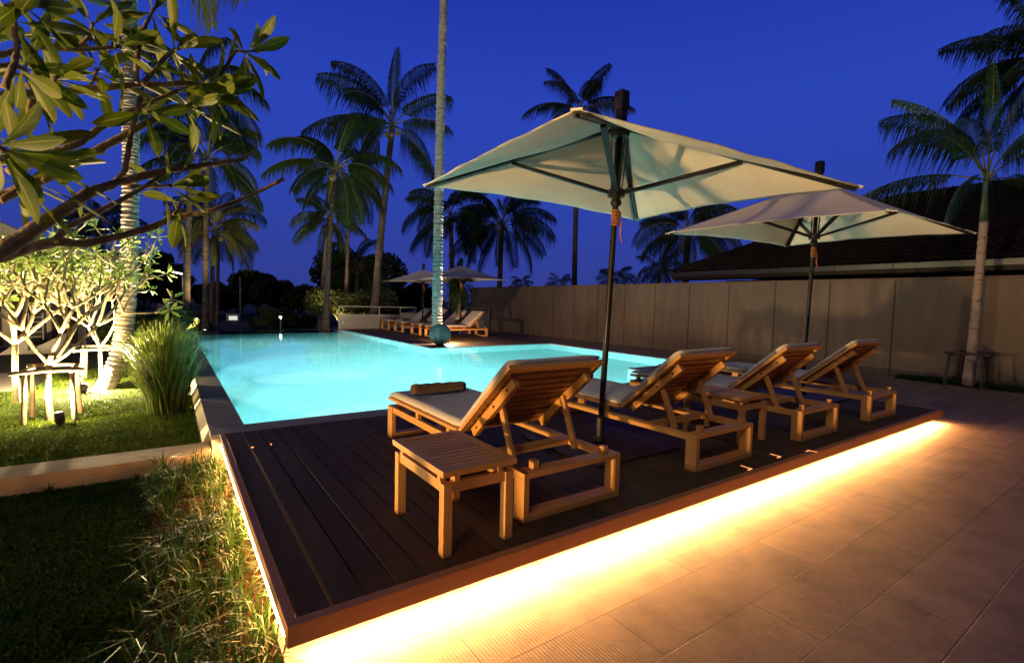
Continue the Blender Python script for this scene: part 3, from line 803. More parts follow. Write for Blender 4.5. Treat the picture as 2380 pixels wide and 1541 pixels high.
def frond(mb, o, az, el, L, droop, nl=60, wl=.30, lw=.06, hang=.45, rib=None, r0=.03, V=False):
    p = Vector(o); ns = 22; pts = [p.copy()]; tans = []
    roll = random.uniform(-1.1, 1.1)
    for k in range(ns):
        s = (k + .5) / ns; e = el - droop * s ** 1.25
        a2 = az + .15 * roll * s
        t = Vector((math.cos(e) * math.cos(a2), math.cos(e) * math.sin(a2), math.sin(e))); tans.append(t)
        p = p + t * (L / ns); pts.append(p.copy())
    if rib is not None:
        rib.tube(pts[::2], [r0 * (1 - .85 * i / (len(pts[::2]) - 1)) for i in range(len(pts[::2]))], 5)
    for k in range(nl):
        s = .22 + .77 * (k + random.uniform(-.2, .2)) / nl; s = min(max(s, .12), .995); f = s * ns; i = min(int(f), ns - 1)
        q = pts[i].lerp(pts[i + 1], f - i); t = tans[i]; side = t.cross(Vector((0, 0, 1)))
        if side.length < .05: side = Vector((-math.sin(az), math.cos(az), 0))
        side.normalize(); side = Quaternion(t, roll) @ side; upv = side.cross(t)
        ll = wl * L * (math.sin(math.pi * min(1, .10 + .86 * s)) ** .7) * random.uniform(.85, 1.1)
        for sg in (-1, 1):
            d = (side * sg * .78 + t * (.50 + .35 * s) + upv * (.25 if V else -.05)).normalized()
            mid = q + d * ll * .45 - Vector((0, 0, ll * .10 * hang)); tip = q + d * ll * .78 - Vector((0, 0, ll * (.30 + .55 * random.random()) * hang * 1.5))
            wv = t * lw * .5
            mb.poly([q - wv * .5, mid - wv, mid + wv, q + wv * .5]); mb.poly([mid - wv, tip, mid + wv])
def palm(pts, r0, r1, fronds, L, lab, name='coconut_palm', leafm=None, bark=None, grp=None, droop=1.5, nl=62, ring=.10, nuts=6, hang=.95, amp=.05, wl=.26, wind=None, lw=.05, seed=0):
    random.seed(seed or int(abs(pts[0][0] * 100 + pts[0][1] * 10)))
    b = Vector(pts[0]); r = empty(name, b); loc = [Vector(p) - b for p in pts]
    trunk_mesh(loc, r0, r1, ring, amp, flr=.45 if amp < .1 else .08).build('trunk', bark or PBARKD, r, smooth=True)
    top = loc[-1]; c = MB(); rb = MB()
    for k in range(fronds):
        az = k * 2.39996 + random.uniform(-.25, .25); u = k / max(1, fronds - 1)
        el = math.radians(82 - 112 * u ** 1.0 + random.uniform(-8, 8))
        if wind is not None and el > 0: az += .5 * math.sin(wind - az)
        dr = droop * random.uniform(.75, 1.15) * (1.0 if el > .2 else .75)
        frond(c, top + Vector((0, 0, .1)), az, el, L * random.uniform(.85, 1.05), dr, nl=nl, rib=rb, r0=L * .009, hang=hang, wl=wl, lw=lw)
    cr_ = c.build('crown', leafm or PALML, r); rb.build('frond_ribs', RIB, cr_, smooth=True)
    if nuts:
        for k in range(nuts):
            a = k * 2.1; m_ = MB(); m_.lathe((0, 0, 0), [(0, -.13), (.07, -.11), (.115, -.03), (.115, .04), (.07, .11), (0, .13)], 8)
            o = m_.build('coconut', BARK, r, smooth=True); o.location = top + Vector((math.cos(a) * .28, math.sin(a) * .28, -.18 - .1 * (k % 3)))
    tag(r, lab, 'palm tree', grp); return r
GP = 'coconut palms around the pool'
def D(x, y, d): return tuple(dep(x, y, d))
# lit palm at the left with a swollen leaning foot
f0 = at(243, 905, .03)
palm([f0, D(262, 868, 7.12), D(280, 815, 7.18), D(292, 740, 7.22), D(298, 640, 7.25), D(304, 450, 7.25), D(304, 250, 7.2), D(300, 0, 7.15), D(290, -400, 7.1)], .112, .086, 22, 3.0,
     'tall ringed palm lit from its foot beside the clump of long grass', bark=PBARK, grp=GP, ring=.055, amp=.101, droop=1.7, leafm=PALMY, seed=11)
# white palm in the middle
w0 = Vector((6.19, 11.36, DZ))
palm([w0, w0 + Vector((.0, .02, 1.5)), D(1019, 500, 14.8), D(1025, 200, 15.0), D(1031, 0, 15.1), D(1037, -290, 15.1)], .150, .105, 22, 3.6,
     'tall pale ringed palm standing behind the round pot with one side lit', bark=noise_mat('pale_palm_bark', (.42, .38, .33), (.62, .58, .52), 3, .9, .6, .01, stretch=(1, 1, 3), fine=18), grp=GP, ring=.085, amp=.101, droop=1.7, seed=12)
palm([at(866, 742, .0) if False else Vector((7.2, 20.6, -.5)), D(872, 700, 22.2), D(884, 560, 22.3), D(898, 420, 22.3), D(912, 298, 22.4)], .19, .125, 15, 4.1,
     'tall leaning palm with a large crown between the two lit palms and the white trunk', grp=GP, bark=PBARKD, droop=1.3, nuts=9, wind=math.pi, seed=113)
palm([D(757, 766, 20.2), D(762, 640, 20.2), D(770, 500, 20.2), D(782, 395, 20.2)], .125, .095, 17, 3.0, 'leaning palm with warm lit foot at the far pool corner', grp=GP, droop=1.6, seed=14)
palm([D(800, 740, 23.5), D(806, 640, 23.5), D(812, 428, 23.5)], .09, .075, 14, 2.7, 'slim straight palm with lit trunk just right of the pool corner palm', grp=GP, droop=1.9, nl=36, seed=15)
palm([D(745, 766, 23.0), D(752, 640, 23.0), D(764, 515, 23.0)], .11, .09, 20, 2.0, 'short palm tucked behind the pool corner palm', grp=GP, droop=1.8, leafm=PALML, nl=34, seed=16)
palm([D(434, 790, 20.0), D(436, 600, 20.0), D(443, 400, 20.0), D(450, 215, 20.0)], .125, .10, 15, 3.7, 'tall palm with lit lower trunk, leftmost of the far left pool corner cluster', grp=GP, droop=1.7, seed=17)
palm([D(478, 775, 21.5), D(478, 560, 21.5), D(482, 372, 21.5)], .125, .10, 15, 3.3, 'palm in the middle of the cluster at the far left pool corner', grp=GP, droop=1.7, seed=18)
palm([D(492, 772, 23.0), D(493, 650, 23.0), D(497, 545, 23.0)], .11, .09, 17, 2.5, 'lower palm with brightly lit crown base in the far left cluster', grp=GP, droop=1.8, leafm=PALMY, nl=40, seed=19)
palm([D(505, 770, 26.0), D(506, 640, 26.0), D(508, 520, 26.0)], .10, .08, 14, 3.0, 'dark palm at the right of the far left cluster', grp=GP, droop=1.7, nl=36, seed=20)
palm([D(1050, 760, 30.0), D(1050, 640, 30.0), D(1048, 505, 30.0)], .16, .13, 19, 3.6, 'dark palm right behind the white palm trunk', grp=GP, droop=1.75, nuts=10, seed=21)
palm([D(1158, 740, 30.0), D(1162, 640, 30.0), D(1166, 525, 30.0)], .17, .14, 21, 4.0, 'dark palm with bunches of coconuts above the parasols of the far deck', grp=GP, droop=1.55, nuts=12, seed=22)
palm([D(1334, 760, 33.0), D(1336, 600, 33.0), D(1341, 400, 33.0), D(1346, 262, 33.0)], .19, .14, 18, 4.0, 'tall dark palm rising behind the nearest parasol', grp=GP, droop=1.25, seed=23)
palm([D(1592, 760, 29.0), D(1594, 640, 29.0), D(1598, 545, 29.0)], .20, .16, 21, 4.0, 'dark palm behind the boundary wall between the two big parasols', grp=GP, droop=1.8, nuts=8, seed=24)
palm([D(1432, 720, 42.0), D(1434, 652, 42.0)], .16, .13, 20, 2.2, 'small dark palm top peeping over the boundary wall near the first parasol pole', grp=GP, droop=1.6, nl=26, nuts=0, seed=25)
palm([D(1530, 700, 36.0), D(1532, 634, 36.0)], .16, .13, 20, 2.2, 'small dark palm top over the wall left of the tiled roof', grp=GP, droop=1.7, nl=26, nuts=0, seed=26)
palm([D(1212, 720, 55.0), D(1212, 662, 55.0)], .16, .13, 18, 1.8, 'tiny dark palm top over the far end of the boundary wall', grp=GP, droop=1.6, nl=22, nuts=0, seed=27)
palm([D(1302, 720, 52.0), D(1302, 664, 52.0)], .16, .13, 18, 1.9, 'tiny dark palm top over the wall left of the tall bare trunk', grp=GP, droop=1.6, nl=22, nuts=0, seed=28)
palm([D(2400, 640, 18.0), D(2425, 300, 18.0), D(2440, 150, 18.0)], .20, .16, 26, 3.8, 'big dark palm crown cut by the right edge of the picture', grp=GP, droop=1.45, nuts=6, seed=29)
palm([D(828, 760, 30.0), D(830, 620, 30.0)], .16, .13, 24, 2.6, 'dark palm low behind the lit shrubs by the pool corner', grp=GP, droop=1.7, nl=34, seed=30)
palm([D(232, 640, 26.0), D(232, 525, 26.0)], .16, .13, 24, 2.4, 'dark palm behind the villa beside the lit ringed trunk', grp=GP, droop=1.7, nl=34, seed=31)
# feather palm at the right with smooth green shaft
palm([(12.45, .72, .02), D(2268, 740, 11.9), D(2282, 600, 11.9), D(2290, 505, 11.9), D(2293, 430, 11.9)], .085, .045, 0, 1, 'x') if False else None
def feather():
    random.seed(5); b = Vector((12.42, .74, .02)); r = empty('feather_palm', b); P = [Vector(p) - b for p in (b, D(2270, 700, 9.5), D(2283, 560, 9.5), D(2287, 515, 9.5))]
    trunk_mesh(P, .075, .068, .16, .03).build('trunk', noise_mat('smooth_palm_bark', (.24, .17, .13), (.36, .27, .21), 4, .8, .3, .004), r, smooth=True)
    s = MB(); s.tube([P[-1], Vector(D(2290, 450, 9.5)) - b, Vector(D(2293, 395, 9.5)) - b], [.072, .045, .035], 12); s.build('crown_shaft', noise_mat('green_shaft', (.06, .11, .04), (.10, .16, .06), 5, .4), r, smooth=True)
    c = MB(); rb = MB(); o = Vector(D(2293, 420, 9.5)) - b
    lft = -right
    spec = [(0, 1.45, 2.6, .8), (3.0, 1.15, 2.6, 1.5), (3.3, .95, 2.7, 1.8), (2.8, .30, 2.5, 1.1), (3.6, .05, 2.2, 1.4), (0.1, 1.1, 2.6, 1.5), (0.3, .25, 2.4, 1.0), (-.6, .9, 2.4, 1.6), (1.2, 1.25, 2.5, 1.0), (4.6, 1.0, 2.3, 1.6), (.8, .5, 2.3, 1.5), (2.3, 1.3, 2.6, .9), (4.0, 1.3, 2.5, 1.1)]
    base_az = math.atan2(right.y, right.x)
    for a, e, L, dr in spec:
        frond(c, o, base_az + a, e, L, dr, nl=64, wl=.20, lw=.030, hang=1.2, rib=rb, r0=.018)
    cr_ = c.build('crown', ARECA, r); rb.build('frond_ribs', RIB, cr_, smooth=True)
    tag(r, 'green feather palm with smooth shaft beside the wall at the right', 'palm tree')
    sp = empty('tree_support', b + Vector((0, 0, 0)))
    for a in range(4):
        x, y = .34 * math.cos(a * 1.571 + .7), .34 * math.sin(a * 1.571 + .7); q = MB(); q.tube([(x * 1.15, y * 1.15, 0), (x, y, .66)], .028, 7); q.build('stake', DPOST, sp)
    for a in range(4):
        t0, t1 = a * 1.571 + .7, (a + 1) * 1.571 + .7; q = MB(); z = .60 + .03 * (a % 2)
        A_ = Vector((.34 * math.cos(t0), .34 * math.sin(t0), z)); B_ = Vector((.34 * math.cos(t1), .34 * math.sin(t1), z)); e = (B_ - A_) * .18; q.tube([A_ - e, B_ + e], .026, 7); q.build('crosspiece', DPOST, sp)
    tag(sp, 'dark timber stake frame around the feather palm foot by the wall', 'tree support')
feather()

# dracaena beside the far parasols
def spiky(base, h, n, L, lab):
    random.seed(9); r = empty('dracaena', base); t = MB(); t.tube([(0, 0, 0), (.03, 0, h * .5), (0, 0, h)], [.12, .09, .08], 10); t.build('trunk', BARK, r, smooth=True); c = MB()
    for k in range(n):
        az = k * 2.4; el = math.radians(random.uniform(-70, 88)); l = L * random.uniform(.7, 1.1); d = Vector((math.cos(az) * math.cos(el), math.sin(az) * math.cos(el), math.sin(el))); o = Vector((0, 0, h + random.uniform(-.25, .15)))
        sd = d.cross(Vector((0, 0, 1))).normalized() * .028
        mid = o + d * l * .55; tip = o + d * l - Vector((0, 0, l * .35 * (1 - max(0, math.sin(el)))))
        c.poly([o - sd * .6, mid - sd, mid + sd, o + sd * .6]); c.poly([mid - sd, tip, mid + sd])
    c.build('crown', PALML, r); tag(r, lab, 'plant')
spiky(Vector(dep(1064, 765, 19.2)), 1.75, 420, .95, 'spiky dracaena with a thick trunk under the far parasols by the wall')

# ================================================================== bushes and far trees
def bush(base, R_, H, n, leafm, lab, name='shrub', size=.12, trunk=False, cat='shrub', grp=None, seed=1, lobes=7):
    rng = np.random.default_rng(seed); r = empty(name, base); zt = .35 * H if trunk else .0
    cen = np.stack([rng.normal(0, R_ * .42, lobes), rng.normal(0, R_ * .42, lobes), rng.uniform(zt + (H - zt) * .25, H * .80, lobes)], 1)
    rad = rng.uniform(.35, .6, lobes) * min(R_, H * .6)
    idx = rng.integers(0, lobes, n); d = rng.normal(size=(n, 3)); d /= np.linalg.norm(d, axis=1)[:, None]
    P = cen[idx] + d * (rad[idx] * rng.uniform(.45, 1.12, n) ** .6)[:, None]; P[:, 2] = np.clip(P[:, 2], .02, None)
    a = rng.normal(size=(n, 3)); a /= np.linalg.norm(a, axis=1)[:, None]; b = np.cross(a, rng.normal(size=(n, 3))); b /= np.linalg.norm(b, axis=1)[:, None]
    s = size * rng.uniform(.6, 1.3, n)[:, None]
    V = np.stack([P - a * s, P + b * s * .35, P + a * s, P - b * s * .35], 1).reshape(-1, 3); T = np.arange(n * 4).reshape(-1, 4)
    np_mesh('crown', V, T, leafm, None, r)
    t = MB(); random.seed(seed)
    for k in range(lobes):
        c = Vector(cen[k]); t.tube([Vector((0, 0, -.1)), Vector((c.x * .3, c.y * .3, max(.15, c.z * .5))), c], [.05 * H / 2 + .01, .03 * H / 2, .01], 6)
    t.build('trunk', BARK, r, smooth=True)
    tag(r, lab, cat, grp); return r
GT = 'dark trees on the horizon beyond the pool'
def dbase(x, d, z=-.1):
    q = dep(x, 700, d); return Vector((q.x, q.y, z))
bush(dbase(600, 44), 2.0, 4.0, 9000, BUSHD, 'rounded dark tree beyond the pool edge, left of the tiny lamp', 'background_tree', .28, True, 'tree', GT, 1)
bush(dbase(668, 46), 2.2, 2.7, 7000, BUSHD, 'lower dark tree beyond the pool edge, above the tiny white lamp', 'background_tree', .28, True, 'tree', GT, 2)
bush(dbase(556, 40), 1.5, 2.3, 5000, BUSHD, 'dark tree right beside the far left palm cluster', 'background_tree', .26, True, 'tree', GT, 3)
bush(dbase(722, 38), 1.8, 2.1, 6000, BUSHD, 'dark tree just left of the pool corner palms', 'background_tree', .26, True, 'tree', GT, 4)
bush(dbase(632, 48), 2.8, 2.6, 6000, BUSHD, 'low dark tree filling the gap between the two rounded dark trees', 'background_tree', .28, True, 'tree', GT, 41)
bush(dbase(700, 48), 2.8, 2.3, 6000, BUSHD, 'low dark tree between the tiny white lamp and the pool corner palms', 'background_tree', .28, True, 'tree', GT, 42)
bush(dbase(530, 46), 2.4, 2.4, 5000, BUSHD, 'low dark tree behind the thin utility pole', 'background_tree', .28, True, 'tree', GT, 43)
bush(dbase(835, 36), 2.8, 4.6, 8000, BUSHD, 'tall dark tree behind the lit shrubs at the pool corner', 'background_tree', .28, True, 'tree', GT, 5)
bush(dbase(930, 38), 2.4, 2.8, 6000, BUSHD, 'dark tree behind the guard rail and the far left parasol', 'background_tree', .26, True, 'tree', GT, 6)
bush(dbase(1000, 42), 2.0, 2.2, 4000, BUSHD, 'low dark tree between the white trunk and the guard rail', 'background_tree', .26, True, 'tree', GT, 7)
bush(dbase(390, 34), 3.0, 3.4, 7000, BUSHD, 'dark tree behind the tube lamp at the left', 'background_tree', .26, True, 'tree', GT, 8)
bush(dbase(330, 30), 3.2, 3.6, 7000, BUSHD, 'dark tree right of the villa gable behind the ringed palm', 'background_tree', .26, True, 'tree', GT, 9)
bush(dbase(505, 36), 1.5, 2.1, 5000, BUSHD, 'dark tree behind the trunks of the far left palm cluster', 'background_tree', .26, True, 'tree', GT, 10)
GS = 'shrubs round the far edge of the pool'
bush(dbase(620, 24, -.3), .75, 1.15, 900, BUSHL, 'fan shaped pale shrub beyond the pool edge under the dark trees', 'shrub', .13, False, 'shrub', GS, 21)
bush(dbase(700, 25, -.3), .9, 1.1, 1500, BUSHD, 'dark low shrub beyond the pool edge right of the tiny lamp', 'shrub', .13, False, 'shrub', GS, 22)
bush(dbase(800, 23, -.2), 1.1, 2.1, 3600, BUSHL, 'yellow green lit shrub just right of the pool corner palms', 'shrub', .12, True, 'shrub', GS, 23)
bush(dbase(850, 24, -.2), 1.2, 2.3, 3600, BUSHL, 'yellow green lit shrub behind the guard rail left of the leaning palm', 'shrub', .12, True, 'shrub', GS, 24)
bush(dbase(905, 26, -.2), 1.1, 1.9, 2500, BUSHD, 'dull green shrub behind the guard rail right of the leaning palm', 'shrub', .12, True, 'shrub', GS, 25)
bush(dbase(345, 14.5), 1.0, 1.15, 2600, BUSHL, 'lit shrub behind the long grass by the pool wall', 'shrub', .07, False, 'shrub', GS, 26)
bush(dbase(395, 17.5), 1.0, 1.1, 2600, BUSHL, 'lit shrub behind the long grass near the leftmost cluster palm', 'shrub', .08, False, 'shrub', GS, 27)
bush(dbase(455, 22), .7, .9, 1200, BUSHL, 'bright green low shrub among the trunks of the far left cluster', 'shrub', .10, False, 'shrub', GS, 28)
bush(dbase(300, 13), .8, .95, 1800, BUSHD, 'dark shrub right behind the lit ringed trunk', 'shrub', .08, False, 'shrub', GS, 29)

# far small things: white building bits, pole, lamps
fb_ = empty('far_building', dep(428, 745, 30)); fb_.location.z = -.1
q = MB(); q.box((-1.3, 0, 0), (1.0, 2, .95)); q.box((-.6, 0, .951), (.5, 2, 1.25)); q.build('wall', WHITE, fb_); tag(fb_, 'small pale building far behind the leftmost cluster palm', 'building')
up = empty('utility_pole', dep(559, 760, 32)); up.location.z = -.1; q = MB(); q.tube([(0, 0, 0), (0, 0, 2.75)], .035, 8); q.build('pole', STEEL, up); q = MB(); q.box((-.03, -.25, 1.85), (.03, .02, 2.05)); q.build('meter_box', STEEL, up)
tag(up, 'thin pale utility pole beyond the pool edge', 'pole')
lp = empty('distant_lamp', dep(652, 738, 21)); q = MB(); q.lathe((0, 0, 0), [(0, -.04), (.035, -.02), (.045, 0), (.035, .02), (0, .04)], 10); q.build('globe', E_COOL, lp); q = MB(); q.tube([(0, 0, -.04), (0, 0, -.7)], .02, 6); q.build('post', STEEL, lp); tag(lp, 'tiny cool white lamp glowing beyond the pool edge', 'lamp')
tl_ = empty('tube_lamp', dep(424, 637, 20)); q = MB(); a_ = dep(396, 631, 20) - dep(424, 637, 20); q.tube([a_, a_ * .02], .028, 8); q.build('tube', E_TUBE, tl_)
q = MB(); q.tube([(0, 0, 0), (.02, 0, -.9), (.02, 0, -1.3 - .0)], .03, 6); q.tube([a_ * 1.0 + Vector((0, 0, .035)), Vector((0, 0, .035))], .02, 6); q.build('bracket', STEEL, tl_); tag(tl_, 'white tube street lamp beside the leftmost cluster palm', 'lamp')
sg_ = empty('far_kiosk', dep(541, 765, 30)); sg_.location.z = -.1; q = MB(); q.box((-.3, 0, 0), (.35, .5, .42)); q.build('cabinet', WHITE, sg_); q = MB(); q.box((-.2, -.02, .06), (.25, -.004, .30)); q.build('light_panel', emis('kiosk_glow', (.9, .95, .8), .8), sg_); tag(sg_, 'small lit white cabinet on the ground beyond the pool edge', 'cabinet')

# ================================================================== plumeria
def leaf_into(V, F, UV, o, d, up, L, W, curl):
    "a pointed oval leaf: 7 stations x 3 points, folded along the midrib"
    d = d.normalized(); s = d.cross(up)
    if s.length < .05: s = d.orthogonal()
    s.normalize(); nn = s.cross(d); base = len(V); st = 11
    for i in range(st):
        u = i / (st - 1); wdt = W * .5 * max(.03, math.sin(math.pi * min(1, u ** 1.3)) ** .62) * (.35 + .65 * min(1, u / .55)) if u < 1 else .001
        if u < .10: wdt = W * .05
        c = o + d * (L * u) - nn * (curl * L * u * u) ; wave = .02 * L * math.sin(u * 9 + curl * 40)
        for k, sg in ((0, -1), (1, 0), (2, 1)):
            p = c + s * (sg * wdt) + nn * (wdt * .35 * abs(sg) + wave * (sg * .4))
            V.append((p.x, p.y, p.z))
    for i in range(st - 1):
        for k in (0, 1):
            a = base + i * 3 + k; F.append((a, a + 1, a + 4, a + 3))
            u0, u1 = i / (st - 1), (i + 1) / (st - 1); v0, v1 = k - 1, k
            UV.extend([(u0, v0), (u0, v1), (u1, v1), (u1, v0)])
def whorl(acc, o, d, n, L, W, rnd, spread=(.35, 1.5), droop=1.0):
    V, F, UV = acc; d = Vector(d).normalized(); a0 = d.orthogonal().normalized(); b0 = d.cross(a0)
    for k in range(n):
        a = k * 2.39996 + rnd.uniform(-.2, .2); th = spread[0] + (spread[1] - spread[0]) * (k + .5) / n + rnd.uniform(-.1, .1)
        dd = d * math.cos(th) + (a0 * math.cos(a) + b0 * math.sin(a)) * math.sin(th)
        dd.z -= rnd.uniform(.1, .75) * (k / n) * droop
        leaf_into(V, F, UV, Vector(o) - d * (.045 * k / n * L / .28) + dd * .01, dd, d, L * rnd.uniform(.66, 1.04) * (.6 + .4 * min(1, (k + 2) / 5)), W * rnd.uniform(.85, 1.12), rnd.uniform(-.05, .28))
def acc_build(acc, name, m, parent, off):
    V, F, UV = acc; V = np.array(V) - np.array(off); return np_mesh(name, V, np.array(F), m, np.array(UV), parent)

# foreground tree reaching in from the left
def z1(x, y): return (x / 3.021, y / 3.021)
BR = [  # (points (px,py) in frame pixels, start depth, end depth, start radius, end radius, whorl leaf count)
 ([(-170, 520), (-60, 480), (0, 460), (99, 417), (185, 374), (248, 338), (331, 291), (390, 265), (447, 245)], 1.75, 2.5, .030, .014, 10),
 ([(-120, 260), (0, 225), (86, 218), (166, 214), (265, 202), (331, 197), (430, 195), (492, 200)], 1.9, 2.5, .026, .012, 11),
 ([(20, 400), (100, 362), (175, 338), (232, 298), (298, 262), (348, 238), (414, 212)], 1.95, 2.45, .020, .012, 6),
 ([(-60, 140), (0, 129), (76, 109), (166, 118), (281, 109)], 1.8, 2.2, .017, .010, 7),
 ([(318, 190), (318, 142), (324, 106), (331, 73), (356, 23)], 2.2, 2.4, .014, .009, 11),
 ([(331, 195), (387, 132), (407, 116)], 2.25, 2.4, .014, .010, 10),
 ([(-160, 700), (0, 587), (91, 524), (149, 488), (199, 453), (265, 427), (331, 410), (397, 394), (463, 387), (563, 371), (592, 351)], 1.6, 2.6, .034, .009, 0),
 ([(265, 424), (291, 397), (298, 348), (308, 291), (328, 225)], 2.15, 2.3, .015, .011, 0),
 ([(301, 434), (331, 434), (402, 432)], 2.2, 2.35, .011, .008, 9),
 ([(-160, 640), (0, 596), (69, 576), (130, 562), (193, 568), (276, 549), (354, 529), (397, 507), (497, 488), (563, 463), (659, 417)], 1.6, 2.75, .026, .011, 0),
 ([(128, 560), (154, 529), (193, 510), (234, 490), (276, 468), (331, 438), (385, 400)], 1.9, 2.3, .015, .010, 0),
 ([(70, 298), (73, 232), (81, 185), (80, 126), (90, 70)], 2.1, 2.2, .018, .009, 9),
 ([(10, 205), (36, 149), (40, 99), (30, 40)], 1.6, 1.7, .013, .009, 9),
 ([(492, 198), (530, 150), (545, 100), (548, 85)], 2.5, 2.6, .011, .007, 0),
 ([(500, 195), (548, 118), (578, 122)], 2.5, 2.6, .010, .008, 12),
 ([(404, 500), (415, 485), (417, 470)], 2.35, 2.4, .008, .006, 3),
 ([(60, 200), (120, 195), (134, 178)], 2.1, 2.15, .012, .009, 11),
 ([(0, 470), (40, 440), (70, 410)], 1.75, 1.8, .014, .010, 10),
 ([(-60, 300), (-20, 330), (10, 350)], 1.45, 1.5, .014, .010, 9),
 ([(100, 420), (125, 400), (140, 385)], 1.9, 1.95, .012, .010, 8),
 ([(-80, 60), (0, 20), (60, 5)], 1.7, 1.75, .014, .010, 10),
 ([(300, 270), (330, 255), (345, 262)], 2.25, 2.3, .010, .008, 6),
 ([(470, 225), (480, 215), (500, 218)], 2.5, 2.5, .009, .008, 8),
 ([(-40, 160), (30, 150), (60, 165)], 1.7, 1.8, .012, .009, 9),
 ([(-60, 400), (0, 372), (40, 350)], 1.7, 1.8, .012, .009, 9),
 ([(200, 215), (220, 180), (228, 160)], 2.2, 2.25, .010, .008, 8),
 ([(180, 112), (210, 80), (216, 55)], 2.2, 2.25, .010, .008, 8),
]
rnd = random.Random(4)
fg0 = Vector((-1.75, .15, -.10)); fg = empty('plumeria_tree', fg0)
tm = MB(); acc = ([], [], [])
joint = dep(-170, 620, 1.6)
tm.tube([Vector((0, 0, -.05)), Vector((-.05, .05, .5)), (joint - fg0) * .8 + Vector((0, 0, .1)), joint - fg0], [.085, .07, .055, .045], 12)
for pts, d0, d1, r0, r1, nw in BR:
    P = []; n = len(pts)
    for i, (x, y) in enumerate(pts):
        P.append(dep(x, y, d0 + (d1 - d0) * i / (n - 1) + rnd.uniform(-.02, .02)))
    Q = []; rad = []
    for i in range(n - 1):
        for k in range(5):
            t = k / 5; q = P[i].lerp(P[i + 1], t)
            Q.append(q - fg0 + Vector((rnd.uniform(-1, 1), rnd.uniform(-1, 1), rnd.uniform(-1, 1))) * .0022); f = (i + t) / (n - 1); rad.append(.84 * (r0 + (r1 - r0) * f) * rnd.uniform(.88, 1.14))
    Q.append(P[-1] - fg0); rad.append(r1)
    if n > 7: Q.insert(0, joint - fg0); rad.insert(0, r0 * 1.2)
    tm.tube(Q, rad, 10)
    if nw: whorl(acc, P[-1], (P[-1] - P[-2]).normalized() + Vector((0, 0, .25)), nw + 1, .262, .056, rnd, (.3, 1.75), 1.5)
    if n > 5 and nw == 0 and pts[-1][0] > 600: pass
tm.build('trunk', BARK, fg, smooth=True)
acc_build(acc, 'crown', LEAF, fg, fg0)
tag(fg, 'large plumeria tree reaching in from the left with long leaves against the sky', 'tree')

# garden plumerias with a candelabra of forks
def garden_tree(base, h0, reach, lab, seed, extra=(), Lf=.135, depth=5, r0=.027):
    rnd = random.Random(seed); b = Vector(base); r = empty('plumeria_tree', b); t = MB(); acc = ([], [], []); tips = []
    def grow(p, d, L, rad, k):
        q = p.copy(); pts = [p.copy()]; d = d.normalized()
        for i in range(4):
            d = (d + Vector((rnd.uniform(-.16, .16), rnd.uniform(-.16, .16), rnd.uniform(-.02, .14)))).normalized(); q = q + d * L / 4; pts.append(q.copy())
        t.tube(pts, [rad * (1 - .07 * i) * rnd.uniform(.95, 1.05) for i in range(5)], 9)
        if k == 0:
            tips.append((q, d)); return
        nb = 3 if (k >= 2 and rnd.random() < .55) else 2
        a0 = rnd.uniform(0, 6.28); s = d.orthogonal().normalized(); u = d.cross(s)
        for j in range(nb):
            a = a0 + j * 2 * math.pi / nb + rnd.uniform(-.4, .4); sp = rnd.uniform(.42, .72) * reach
            grow(q, d * math.cos(sp) + (s * math.cos(a) + u * math.sin(a)) * math.sin(sp) + Vector((0, 0, .08)), L * rnd.uniform(.66, .88), rad * .78, k - 1)
    p0 = Vector((0, 0, h0)); t.tube([Vector((0, 0, -.05)), Vector((rnd.uniform(-.02, .02), 0, h0 * .5)), p0], [r0 * 1.25, r0 * 1.05, r0], 12)
    nb = 3; a0 = rnd.uniform(0, 6.28)
    for j in range(nb):
        a = a0 + j * 2 * math.pi / nb; grow(p0, Vector((math.cos(a) * .75 * reach, math.sin(a) * .75 * reach, .8)), .44, r0 * .82, depth - 1)
    for dx, dy, dz, L_, kk in extra: grow(p0, Vector((dx, dy, dz)), L_, r0 * .78, kk)
    for q, d in tips: whorl(acc, q + b, d + Vector((0, 0, .3)), rnd.randint(6, 9), Lf, Lf * .27, rnd, (.3, 1.6), .8)
    t.build('trunk', BARKG, r, smooth=True); acc_build(acc, 'crown', LEAFG, r, b)
    f = MB()
    for q, d in tips[::5]:
        for k in range(5):
            a = k * 1.2566; c = q + Vector((0, 0, .07)); f.poly([c, c + Vector((math.cos(a) * .03, math.sin(a) * .03, .012)), c + Vector((math.cos(a + .5) * .045, math.sin(a + .5) * .045, .018)), c + Vector((math.cos(a + 1.0) * .03, math.sin(a + 1.0) * .03, .006))])
    f.build('flowers', FLOWER, r)
    tag(r, lab, 'tree', 'uplit plumeria trees in the garden'); return r
garden_tree((-1.44, 5.22, .03), .62, 1.12, 'lit plumeria tree inside the nearest stake frame', 31, extra=((.85, -.25, .62, .62, 3), (.55, .55, .9, .60, 3)))
garden_tree((-1.95, 6.55, .03), .75, 1.1, 'lit plumeria tree standing behind the nearest stake frame', 7, extra=((.8, .1, .9, .66, 3), (0, 0, 1, .62, 3)), r0=.029)
garden_tree((-1.30, 8.35, .03), .55, .95, 'lit plumeria tree with its own stake frame close to the ringed palm foot', 12, depth=4)
garden_tree((-2.75, 5.35, .03), .60, 1.12, 'lit plumeria tree cut by the left edge of the picture', 17)

